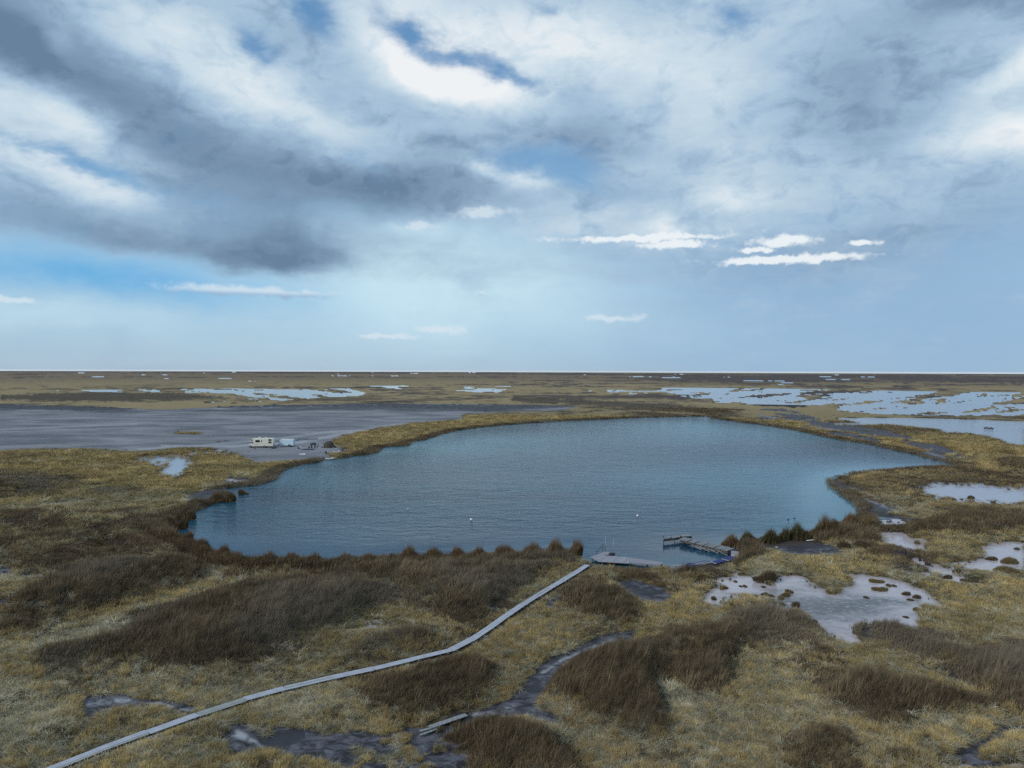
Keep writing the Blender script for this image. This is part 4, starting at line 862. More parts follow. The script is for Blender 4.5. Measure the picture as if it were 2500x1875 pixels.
def clump(name, px, py, wpx, hm, mat, label, cat, group, dens=1.0, depth=None, base=0.1, lean=0.30):
    """an upright clump: foot at the photo point, width in photo px"""
    x, y, z = G(px, py, base); D = math.hypot(x, y); w = wpx * D / FPX; d = depth or max(0.8, w * 0.5)
    w = w * (1.3 if name == 'reed_clump' else 1.0); m = MB(); rng = random.Random(int(px * 31 + py)); n = int(max(60, 420 * w * d ** .5 / max(hm, .4) ** .3) * dens); n = min(n, 2600)
    for i in range(n):
        r_ = math.sqrt(rng.random()); t = rng.random() * 2 * math.pi; bx = r_ * math.cos(t) * w / 2 * (1.0 if name != 'reed_clump' else 1.05); by = r_ * math.sin(t) * d / 2
        h = hm * (1 - (0.35 if name == 'reed_clump' else .55) * r_ ** (4 if name == 'reed_clump' else 2.2)) * rng.uniform(.55, 1.05) * (0.8 + 0.35 * math.sin(bx * 2.1 + px)); ww = rng.uniform(.02, .05) * (D / 110 + .3)
        a = rng.random() * math.pi; wx, wy = math.cos(a) * ww / 2, math.sin(a) * ww / 2
        lx = (r_ * math.cos(t) * 0.5 + rng.gauss(.12, .3)) * lean * h; ly = (r_ * math.sin(t) * 0.5 + rng.gauss(0, .3)) * lean * h
        mx, my = bx + lx * .35, by + ly * .35
        m.add([(bx - wx, by - wy, 0), (bx + wx, by + wy, 0), (mx + wx, my + wy, h * .55), (mx - wx, my - wy, h * .55), (bx + lx, by + ly, h)], [(0, 1, 2, 3), (3, 2, 4)])
    me = bpy.data.meshes.new(name); me.from_pydata(m.v, [], m.f); me.materials.append(mat)
    o = bpy.data.objects.new(name, me); COL.objects.link(o); o.location = (x, y, z); tag(o, label, cat, group); return o
GN_ = 'reed clumps on the near bank left of the dock'
for px, py, w, hm, lab in [
    (580, 1386, 86, 2.1, 'leftmost brown reed clump on the near bank, wide and rounded'),
    (662, 1383, 78, 2.0, 'second brown reed clump from the left on the near bank'),
    (740, 1382, 80, 1.9, 'third reed clump from the left on the near bank, with a square right end'),
    (797, 1381, 30, 1.3, 'small low reed clump between two wide ones on the near bank'),
    (858, 1380, 92, 1.7, 'low long reed clump on the near bank, fifth from the left'),
    (935, 1376, 48, 1.4, 'low pointed reed clump on the near bank, left of the tall rounded one'),
    (1008, 1374, 84, 2.4, 'tall rounded russet reed clump in the middle of the near bank'),
    (1085, 1370, 76, 1.9, 'flat-topped reed clump just right of the tall rounded one'),
    (1142, 1369, 64, 2.1, 'reed clump left of the narrow gap showing water'),
    (1206, 1368, 56, 2.2, 'compact dome-shaped reed clump right of the narrow water gap'),
    (1268, 1365, 68, 2.1, 'low wide reed clump two to the left of the lone small one'),
    (1352, 1362, 88, 2.7, 'largest russet reed clump, rising highest near the dock'),
    (1409, 1356, 20, 2.4, 'lone narrow upright reed clump beside the dock')]:
    clump('reed_clump', px, py, w, hm, M_CLUMP_B, lab, 'reeds', GN_, 1.0)
GR_ = 'dark reed clumps on the bank right of the pier'
for px, py, w, hm, mt, lab in [
    (1786, 1334, 38, 1.8, M_CLUMP_B, 'russet reed clump at the shore end of the old pier'),
    (1838, 1327, 44, 1.9, M_CLUMP_G, 'dark olive reed clump, second right of the pier'),
    (1880, 1326, 36, 2.2, M_CLUMP_G, 'dark olive reed clump, third right of the pier'),
    (1910, 1321, 22, 2.5, M_CLUMP_G, 'narrow upright dark reed clump, fourth right of the pier'),
    (1950, 1318, 38, 2.7, M_CLUMP_G, 'pointed dark reed clump above the right end of the black mud'),
    (1985, 1313, 28, 2.5, M_CLUMP_G, 'dark reed clump left of the tallest one'),
    (2012, 1310, 38, 3.5, M_CLUMP_B, 'tallest peaked reed clump on the bank right of the pier'),
    (2046, 1298, 22, 2.8, M_CLUMP_G, 'small peaked reed clump right of the tallest one'),
    (2082, 1290, 60, 2.6, M_CLUMP_B, 'broad brown reed clump where the bank turns to the headland')]:
    clump('reed_clump', px, py, w, hm, mt, lab, 'reeds', GR_, 1.0)
for px, py, w, hm, lab in [
    (470, 1345, 60, 1.9, 'brown reed clump at the left tip of the lake, on the near side'), (520, 1364, 64, 2.0, 'russet reed clump sloping down to the near bank at the left'),
    (425, 1290, 46, 2.4, 'pale drooping reed clump on the left tip of the lake'), (438, 1326, 44, 2.2, 'dark reed clump just below the left tip of the lake'),
    (452, 1268, 36, 1.8, 'brown reed clump just above the left tip of the lake'), (545, 1224, 44, 1.9, 'thick reed clump beside the gap with the islet')]:
    clump('reed_clump', px, py, w, hm, M_CLUMP_B, lab, 'reeds', 'reed clumps round the left tip of the lake', 1.0)
clump('reed_islet', 594, 1207, 24, 1.3, M_CLUMP_B, 'small reed islet standing in the lake off the left shore', 'islet', None, 1.4, base=-0.05)
TG = 'grass tussocks in the shallow pools'
TUS = [(CP, 440, 185, 60, .6, 'wide low tussock in the far left arm of the big pool'), (CP, 387, 240, 25, .6, 'tiny round tussock left of the grey bush in the big pool'),
       (CP, 430, 278, 28, .4, 'left one of a pair of tiny dark tussocks in the big pool'), (CP, 465, 280, 28, .4, 'right one of a pair of tiny dark tussocks in the big pool'),
       (CP, 297, 294, 58, .6, 'low brown tussock nearest the left shore of the big pool'), (CP, 195, 244, 60, .5, 'flat tussock at the far left edge of the big pool'),
       (CP, 617, 284, 36, .5, 'dark thin tussock below the grey bush'), (CP, 515, 370, 105, .9, 'largest bushy tussock by the left inner shore of the pool'),
       (CP, 625, 352, 55, .6, 'dark tussock between the bushy one and the round brown one'), (CP, 677, 364, 54, .7, 'round brown tussock near the left inner shore'),
       (CP, 827, 330, 58, 1.3, 'tallest rounded golden tussock, farthest of three in a row'), (CP, 793, 358, 68, .8, 'middle tussock of three in a row in the big pool'),
       (CP, 756, 380, 40, .5, 'nearest and smallest tussock of three in a row'), (CP, 771, 430, 34, .6, 'small tussock alone left of the spiky one'),
       (CP, 878, 444, 54, 1.0, 'spiky tussock with dark base standing alone in the pool'), (CP, 698, 484, 54, .6, 'tussock against the near left shore of the big pool'),
       (CP, 210, 386, 36, .6, 'reddish tussock inside the left lobe of the big pool'), (CP, 1543, 240, 104, .8, 'wide green-gold tussock near the upper right shore of the pool'),
       (CP, 1566, 308, 104, 1.1, 'domed golden tussock below the wide one at upper right'), (CP, 1640, 274, 34, .4, 'small dark tussock right of the domed golden one'),
       (CP, 1687, 276, 30, .4, 'small dark tussock nearest the upper right shore'), (CP, 1457, 370, 40, .4, 'dark tussock lying alone in the middle of the right lobe'),
       (CP, 1782, 345, 58, .7, 'brown tussock at the right of the pool, upper of a slanting pair'), (CP, 1818, 390, 44, .6, 'brown tussock, lower of a slanting pair at the right'),
       (CP, 1868, 372, 54, .6, 'elongated brown tussock nearest the right shore'), (CP, 1866, 474, 42, .7, 'round tussock where the right shore of the pool steps in'),
       (CP, 1780, 530, 42, .25, 'flat dark tussock in the lower right of the pool'), (CP, 1034, 566, 40, .5, 'small dark tussock by the near shore in the middle of the pool'),
       (CB, 1905, 202, 66, .8, 'brown tussock in the upper right pool, left of a green patch'), (CB, 1944, 243, 70, .7, 'green-brown tussock at the near edge of the upper right pool'),
       (CB, 2027, 252, 50, .4, 'flat tussock at the tip of the upper right pool'), (CB, 1835, 227, 36, .8, 'small grey-brown tussock alone at the left of the upper right pool'),
       (CB, 2050, 136, 46, .7, 'round brown tussock in the middle of the upper right pool'), (CB, 2140, 152, 64, 1.1, 'tall golden-brown tussock in the upper right pool'),
       (CB, 2142, 194, 120, .9, 'long wide tussock at the right side of the upper right pool'), (CB, 2175, 86, 16, .7, 'tiny dark tussock in open water at the far right'),
       (CB, 2165, 44, 38, .7, 'small tussock at the far edge of the upper right pool'), (C6, 1983, 600, 22, 1.0, 'small dark bush standing in the oval pool on the right')]
for k, (cr_, a, b, w, hm, lab) in enumerate(TUS):
    p = K(*cr_, [(a, b)])[0]; mt = M_TUSSB if any(q in lab for q in ('dark', 'brown', 'reddish', 'grey')) and 'golden' not in lab else M_TUSS
    clump('grass_tussock', p[0], p[1] - 1, w * cr_[2] * 1.05, hm * .75, mt, lab, 'tussock', TG, 1.3, base=-0.08, lean=.6, depth=max(.8, w * cr_[2] * math.hypot(*G(p[0], p[1])[:2]) / FPX * .8))
def bush(px, py, w, hm, mt, lab, n=1.6):
    clump('shrub', px, py, w, hm, mt, lab, 'shrub', None, n, lean=.8)
bush(1232, 1610, 52, 1.0, M_PALEB, 'pale fluffy shrub just right of the bend in the boardwalk'); bush(1262, 1598, 34, 1.0, M_PALEB, 'smaller pale fluffy shrub behind the one at the boardwalk bend')
bush(2305, 1868, 60, .9, M_PALEB, 'pale grey shrub at the bottom right beside the wet hollow'); bush(1866, 1418, 52, 1.6, M_TUSSB, 'grey-brown drooping bush at the far shore of the big pool')
bush(2085, 1340, 70, 1.7, M_TUSSB, 'large grey-brown bush between the black mud and the speckled pool'); bush(1236, 1765, 40, .5, M_TUSS, 'golden grass hummock between the two arms of the muddy track')
bush(1335, 1772, 30, .5, M_TUSS, 'small golden grass hummock in the fork of the wet ditch')

# ------------------------------------------------------------------ boardwalk
def boardwalk():
    root = empty('boardwalk', (BOARD_W[0][0], BOARD_W[0][1], 0.0)); base = Vector(root.location)
    tag(root, 'long narrow grey plank boardwalk running from the bottom left to the lake dock', 'boardwalk')
    P = BOARD_W; segs = np.hypot(*(P[1:] - P[:-1]).T); cum = np.concatenate([[0], np.cumsum(segs)]); L = cum[-1]
    def at(s): return np.array([np.interp(s, cum, P[:, 0]), np.interp(s, cum, P[:, 1])])
    rng = random.Random(5); s = 0.0; W3 = 0.27; mesh_cache = {}
    k = 0
    while s < L - 1:
        ln = rng.choice([3.2, 3.6, 3.9]); a = at(s); b = at(min(s + ln - 0.03, L)); d = Vector((*(b - a), 0)); ll = d.length; d.normalize(); nrm = Vector((d.y, -d.x, 0)); ang = math.atan2(-d.x, d.y)
        sh = rng.uniform(-0.05, 0.05); zz = 0.42 + rng.uniform(-.012, .012)
        for r_ in range(3):
            key = (round(ll, 1), r_ == 1)
            me = mesh_cache.get(key)
            if me is None:
                mb = MB().box((0, 0, 0), (W3 - 0.02, key[0] - 0.02, 0.04)); o = mb.build('plank', M_WOOD, root); me = o.data; mesh_cache[key] = me
            else:
                o = bpy.data.objects.new('plank', me); COL.objects.link(o); o.parent = root
            c = Vector((*((a + b) / 2), 0)) + nrm * ((r_ - 1) * W3 + sh + rng.uniform(-.008, .008)) + d * rng.uniform(-.05, .05)
            o.location = (c.x - base.x, c.y - base.y, zz + rng.uniform(-.008, .010)); o.rotation_euler = (rng.uniform(-.004, .004), rng.uniform(-.02, .02), ang + rng.uniform(-.006, .006))
            if k == 3 or rng.random() < .12: o.material_slots[0].link = 'OBJECT'; o.material_slots[0].material = M_WOOD2
        for t in (0.12, 0.88):
            c = a + (b - a) * t; key = 'j'
            me = mesh_cache.get(key)
            if me is None: o = MB().box((0, 0, 0), (1.04, 0.12, 0.10)).build('joist', M_JOIST, root); me = o.data; mesh_cache[key] = me
            else: o = bpy.data.objects.new('joist', me); COL.objects.link(o); o.parent = root
            o.location = (c[0] - base.x, c[1] - base.y, 0.345); o.rotation_euler = (0, 0, ang + rng.uniform(-.08, .08))
            for e in (-1, 1):
                if 'p' in mesh_cache: o = bpy.data.objects.new('support_block', mesh_cache['p']); COL.objects.link(o); o.parent = root
                else: o = MB().box((0, 0, 0), (0.14, 0.16, 0.42)).build('support_block', M_JOIST, root); mesh_cache['p'] = o.data
                q = Vector((*c, 0)) + nrm * (e * 0.3); o.location = (q.x - base.x, q.y - base.y, 0.09); o.rotation_euler = (0, 0, ang)
        s += ln; k += 1
boardwalk()
def plank(p0, p1, w, z0, z1, mat, label, cat='plank', name='loose_plank', group=None, th=0.05):
    a = Vector(G(*p0, z0)); b = Vector(G(*p1, z1)); c = (a + b) / 2
    m = MB().beam(a - c, b - c, w, th); o = m.build(name, mat, bevel=0.006); o.location = c; tag(o, label, cat, group); return o
C8 = (100, 1680, 0.2034)
def k1(c, a, b): return K(*c, [(a, b)])[0]
plank(k1(C8, 1270, 604), k1(C8, 1450, 545), 0.14, .30, .30, M_PIERW, 'loose plank lying along the right edge of the boardwalk')
for i, (a, b) in enumerate([(1640, 455), (1690, 445), (1735, 425), (1785, 405), (1825, 396), (1860, 385), (1965, 360)]):
    names = ['first', 'second', 'third', 'fourth', 'fifth', 'sixth', 'last']
    q = plank(k1(C8, a - 22, b - 16), k1(C8, a + 22, b + 16), 0.12, .28, .24, M_PIERW, 'short slat beside the boardwalk, %s from the left in its row' % names[i], 'slat', 'wooden_slat', 'row of short slats beside the boardwalk')
plank(k1(CT, 380, 695), k1(CT, 875, 525), 0.48, .34, .42, M_PIERW, 'widest weathered plank lying by the muddy track at the bottom', th=.06)
plank(k1(CT, 250, 745), k1(CT, 520, 675), 0.24, .30, .30, M_PIERW, 'narrow grey plank butted to the left end of the widest one'); plank(k1(CT, 260, 795), k1(CT, 480, 718), 0.2, .28, .28, M_PIERW, 'short grey plank in black mud below the widest one')
plank(k1(CT, 520, 855), k1(CT, 700, 812), 0.16, .15, .16, M_PIERW, 'short plank half sunk at the edge of the grass below the track')
plank(k1(CQ, 2150, 328), k1(CQ, 2225, 333), 0.9, .3, .35, M_WHITE, 'pale board lying beyond the headland mud on the right', 'board', 'loose_board', th=.12)
plank(k1(CU, 800, 1245), k1(CU, 850, 1256), 0.5, .2, .25, M_PIERW, 'grey plank lying left of the pale board on the right')

# ------------------------------------------------------------------ swimming dock
def dock():
    ZD = 0.45; root = empty('swimming_dock', G(1500, 1362, 0)); B = Vector(root.location); tag(root, 'pale grey swimming dock with a walkway along the near shore', 'dock')
    def deck(corners, n, along, mat):
        c = [Vector(G(*p, ZD)) for p in corners]      # far-left, far-right, near-right, near-left
        for i in range(n):
            t0, t1 = i / n, (i + 1) / n - 0.06 / n
            if along: q = [c[0].lerp(c[3], t0), c[1].lerp(c[2], t0), c[1].lerp(c[2], t1), c[0].lerp(c[3], t1)]
            else: q = [c[0].lerp(c[1], t0), c[0].lerp(c[1], t1), c[3].lerp(c[2], t1), c[3].lerp(c[2], t0)]
            dz = random.uniform(-.012, .012); cc = sum(q, Vector()) / 4
            m = MB(); vs = [(p.x - cc.x, p.y - cc.y, p.z - cc.z - h_) for h_ in (0, 0.06) for p in q]; m.add(vs, [(0, 1, 2, 3), (7, 6, 5, 4), (0, 4, 5, 1), (1, 5, 6, 2), (2, 6, 7, 3), (3, 7, 4, 0)])
            o = m.build('deck_board', mat, root); o.location = (cc.x - B.x, cc.y - B.y, ZD + dz)
    deck([(1441, 1359), (1478, 1347), (1499, 1350), (1462, 1371)], 9, False, M_CONC)
    deck([(1484, 1356), (1538, 1361), (1535, 1375), (1462, 1371)], 6, True, M_CONC)
    deck([(1539, 1361.5), (1621, 1373), (1612, 1379), (1536, 1375)], 14, False, M_CONC)
    for p in [(1446, 1361), (1478, 1349), (1497, 1352), (1510, 1360), (1540, 1364), (1580, 1370), (1615, 1376), (1470, 1370)]:
        g = Vector(G(*p, ZD)); MB().tube([(0, 0, -1.0), (0, 0, ZD - .08)], .09).build('pile', M_JOIST, root, loc=(g.x - B.x, g.y - B.y, 0))
dock()
def rail(px, py, kind, mat, label, z=.45):
    g = Vector(G(px, py, z)); root = empty('swim_ladder', g); tag(root, label, 'ladder', 'swim ladders on the dock')
    s = 1 if kind else -1
    for dy in (0, .55):
        if kind == 0:    # left ladder: two arched handrails running down towards the left
            MB().tube([(0, dy, 0), (0, dy, .75), (-.12, dy, .86), (-.35, dy, .84), (-1.2, dy, -.05), (-1.3, dy, -.6)], .024, 6).build('handrail', mat, root)
            MB().tube([(-.38, dy, .8), (-.38, dy, 0)], .02, 6).build('rail_post', mat, root)
        else:
            MB().tube([(0, dy, 0), (-.05, dy, .9), (.08, dy, .92), (.8, dy, -.2), (.9, dy, -.7)], .024, 6).build('handrail', mat, root)
    for q in range(3): MB().beam((s * (.75 + .12 * q) * (1 if kind else 1.3), 0, -.05 - .25 * q), (s * (.75 + .12 * q) * (1 if kind else 1.3), .55, -.05 - .25 * q), .12, .03).build('rung', mat, root)
    MB().tube([(0, 0, .7), (0.01, 0, 2.2 if kind == 0 else 2.0)], .018, 6).build('pole', M_WHITE, root)
rail(1477.8, 1346.5, 0, M_DARKM, 'dark steel swim ladder with arched handrails on the left of the dock'); rail(1497, 1349, 1, M_METAL, 'pale steel swim ladder with a tall white pole on the right of the dock')
def bag():
    g = Vector(G(1494, 1356, .45)); root = empty('dark_bundle', g); tag(root, 'dark bundle lying on the dock by the right ladder', 'bundle')
    m = MB().lathe([(.05, 0), (.36, .04), (.42, .16), (.3, .32), (.1, .38), (.02, .38)], n=12, sx=1.2, sy=.8); m.build('sack', M_BLACKC, root, smooth=True)
    MB().tube([(-.9, .1, .03), (-.5, .0, .05), (-.2, 0, .2)], .05, 6).build('strap', M_BLACKC, root)
bag()
# ------------------------------------------------------------------ old T-shaped pier
def pier():
    ZP = 0.75; root = empty('old_pier', G(1700, 1325, 0)); B = Vector(root.location); tag(root, 'old T-shaped wooden pier with missing boards standing in the lake', 'pier')
    C4 = (1610, 1290, 0.0995); rng = random.Random(3)
    def pt(a, b): return Vector(G(*k1(C4, a, b), ZP))
    def run(A, Bv, C_, D_, n, skip=()):
        # boards cross from edge A->B to edge D->C
        for i in range(n):
            if i in skip: continue
            t0, t1 = i / n, (i + .80) / n; q = [A.lerp(Bv, t0), A.lerp(Bv, t1), D_.lerp(C_, t1), D_.lerp(C_, t0)]
            ext = (q[0] - q[3]).normalized() * rng.uniform(-.06, .14); q[0] += ext; q[1] += ext
            ext = (q[3] - q[0]).normalized() * rng.uniform(-.06, .14); q[2] += ext; q[3] += ext
            cc = sum(q, Vector()) / 4; m = MB(); m.add([(p.x - cc.x, p.y - cc.y, -h_) for h_ in (0, .05) for p in q], [(0, 1, 2, 3), (7, 6, 5, 4), (0, 4, 5, 1), (1, 5, 6, 2), (2, 6, 7, 3), (3, 7, 4, 0)])
            o = m.build('deck_board', M_PIERW, root); o.location = (cc.x - B.x, cc.y - B.y, ZP + rng.uniform(-.02, .03)); o.rotation_euler = (rng.uniform(-.02, .02), rng.uniform(-.02, .02), 0)
    run(pt(110, 215), pt(720, 135), pt(800, 175), pt(90, 262), 20, (5, 12))
    run(pt(600, 215), pt(1845, 490), pt(1665, 550), pt(470, 268), 38, (7, 13, 20, 28))
    for A, Bv in ((pt(110, 235), pt(740, 150)), (pt(100, 258), pt(770, 172)), (pt(580, 225), pt(1800, 490)), (pt(500, 262), pt(1650, 540)), (pt(540, 243), pt(1725, 515))):
        a = A - B; b = Bv - B; a.z = b.z = ZP - .13; MB().beam(a - Vector((0, 0, .1)), b - Vector((0, 0, .1)), .10, .34).build('beam', M_JOIST, root)
    for q in [(100, 240), (100, 262), (370, 215), (370, 262), (700, 145), (780, 175), (600, 310 - 60), (820, 375 - 15), (1020, 405), (1230, 450), (1440, 490), (1665, 545), (860, 270), (1150, 340), (1430, 400), (1740, 470)]:
        g = pt(*q); MB().tube([(0, 0, -1.2), (0, 0, ZP + (.35 if q == (100, 240) else -.06))], .075, 8).build('pile', M_JOIST if rng.random() < .7 else M_PIERW, root, loc=(g.x - B.x, g.y - B.y, 0))
    for q0, q1 in (((820, 375), (1020, 420)), ((1020, 420), (1230, 465)), ((1230, 465), (1440, 505)), ((1440, 505), (1665, 560))):
        a = pt(*q0) - B; b = pt(*q1) - B; a.z = .5; b.z = .12; MB().beam(a, b, .05, .09).build('brace', M_PIERW, root)
    for q in ((120, 280), (180, 285), (240, 290)):
        a = pt(*q) - B; MB().tube([(a.x, a.y, .02), (a.x + .5, a.y, .5)], .03, 5).build('brace', M_PIERW, root)
pier()
C4 = (1610, 1290, 0.0995)
def tub():
    g = Vector(G(*k1(C4, 1465, 560), .05)); root = empty('white_trough', g, R(-24)); tag(root, 'white trough wedged under the shore end of the old pier', 'trough')
    m = MB(); prof = [(-.75, .45), (-.6, .05), (.6, .05), (.75, .45), (.68, .45), (.55, .11), (-.55, .11), (-.68, .45)]; m.prism(prof, -.35, .35); m.build('shell', M_WHITE, root, bevel=.02)
    MB().box((-.72, 0, .28), (.05, .74, .34)).build('end_wall', M_WHITE, root); MB().box((.72, 0, .28), (.05, .74, .34)).build('end_wall', M_WHITE, root)
tub()
def sheet(name, corners, z, th, mat, label, cat, group=None, wob=.03, tilt=0):
    g = [Vector(G(*k1(C4, *c), z)) for c in corners]; cc = sum(g, Vector()) / len(g); cc.z = 0
    m = MB(); n = len(g); rng = random.Random(len(label))
    top = [(p.x - cc.x, p.y - cc.y, z + rng.uniform(-wob, wob) + tilt * i) for i, p in enumerate(g)]; bot = [(a, b, c - th) for a, b, c in top]
    m.add(top + bot, [tuple(range(n)), tuple(range(2 * n - 1, n - 1, -1))] + [(i, n + i, n + (i + 1) % n, (i + 1) % n) for i in range(n)])
    o = m.build(name, mat); o.location = cc; tag(o, label, cat, group); return o
sheet('blue_mat', [(640, 880), (700, 850), (880, 850), (1100, 790), (1205, 778), (1245, 805), (900, 905), (720, 940), (640, 935)], .42, .12, M_BLUE, 'crumpled blue mat on the shore nearer the dock', 'mat', 'blue mats between dock and pier')
sheet('blue_mat', [(1285, 800), (1500, 755), (1590, 695), (1750, 672), (1905, 705), (1860, 745), (1700, 795), (1550, 815), (1400, 860), (1300, 855)], .42, .12, M_BLUE, 'larger blue mat on the shore beside the tilted pale board', 'mat', 'blue mats between dock and pier')
def strip(a, b, lab, w=.22): plank(k1(C4, *a), k1(C4, *b), w, .5, .5, M_CONC, lab, 'board', 'pale_board', 'pale boards lying on the blue mats', .05)
strip((820, 890), (1205, 792), 'upper of two long pale boards across the left blue mat'); strip((880, 888), (1290, 818), 'lower of two long pale boards across the left blue mat', .3)
strip((1290, 828), (1390, 868), 'short pale board where the two blue mats meet'); strip((1530, 752), (1712, 792), 'pale board lying across the right blue mat')
sheet('pale_ramp', [(250, 905), (580, 870), (640, 905), (420, 935), (240, 930)], .4, .1, M_CONC, 'pale slab lying left of the blue mats', 'slab'); sheet('pale_ramp', [(430, 945), (640, 925), (650, 950), (500, 970)], .38, .08, M_CONC, 'smaller pale slab below the other, left of the blue mats', 'slab')
def tilted():
    g = Vector(G(*k1(C4, 1850, 690), .45)); o = MB().box((0, 0, 0), (1.05, .05, .85)).build('tilted_board', M_CONC, bevel=.01); o.location = (g.x, g.y, .80); o.rotation_euler = (R(-38), R(6), R(-8)); tag(o, 'square pale board propped at a tilt on the right blue mat', 'board')
tilted()
plank(k1(C4, 1950, 622), k1(C4, 2165, 520), .3, .35, .6, M_PIERW, 'long plank leading up the bank from the tilted board')
plank(k1(C4, 1105, 552), k1(C4, 1185, 508), .10, .0, .5, M_PIERW, 'broken board hanging into the water under the old pier')
# stakes in the black mud etc.
plank(k1(CQ, 970, 530), k1(CQ, 1040, 522), .35, .2, .3, M_WHITE, 'pale scrap board at the top edge of the black mud', 'board', 'scrap_board'); plank(k1(CQ, 630, 598), k1(CQ, 662, 600), .25, .1, .12, M_WHITE, 'small pale scrap lying in the middle of the black mud', 'board', 'scrap_board')
def redthing():
    g = Vector(G(*k1(CQ, 1315, 478), .2)); root = empty('red_boat', g, R(20)); tag(root, 'small faded red boat pulled up in the reeds on the right bank', 'boat')
    hull(root, 2.6, .8, .35, M_RED, M_BLACKC)
def hull(root, L, Wd, Hh, mat, inner):
    m = MB(); n = 9; k = 0
    rows = []
    for i in range(n):
        t = i / (n - 1); w = Wd / 2 * math.sin(math.pi * min(.12 + t * .88, 1) * (0.5 if t < .0 else 1)) ** .6 if t < 1 else 0.02
        w = Wd / 2 * max(.05, (1 - (2 * t - 1) ** 4)) ** .7; x = (t - .5) * L; rise = .12 * (2 * t - 1) ** 2
        rows.append([(x, -w, Hh + rise), (x, -w * .6, .05 + rise), (x, w * .6, .05 + rise), (x, w, Hh + rise)])
    vs = [p for r_ in rows for p in r_]; fs = []
    for i in range(n - 1):
        for j in range(3): fs.append((i * 4 + j, i * 4 + j + 1, (i + 1) * 4 + j + 1, (i + 1) * 4 + j))
    fs.append((0, 1, 2, 3)); fs.append(tuple(4 * (n - 1) + j for j in (3, 2, 1, 0))); m.add(vs, fs)
    o = m.build('hull', mat, root, smooth=True); sd_ = o.modifiers.new('skin', 'SOLIDIFY'); sd_.thickness = .05
    m = MB()
    for sgn in (0, 3): m.tube([rows[i][sgn] for i in range(n)], .035, 6)
    m.build('gunwale', M_WHITE if mat != M_WHITE else M_METAL, root)
    for t in (-.2, .2): MB().box((t * L, 0, Hh * .7), (.22, Wd * .9, .04)).build('thwart', inner, root)
redthing()

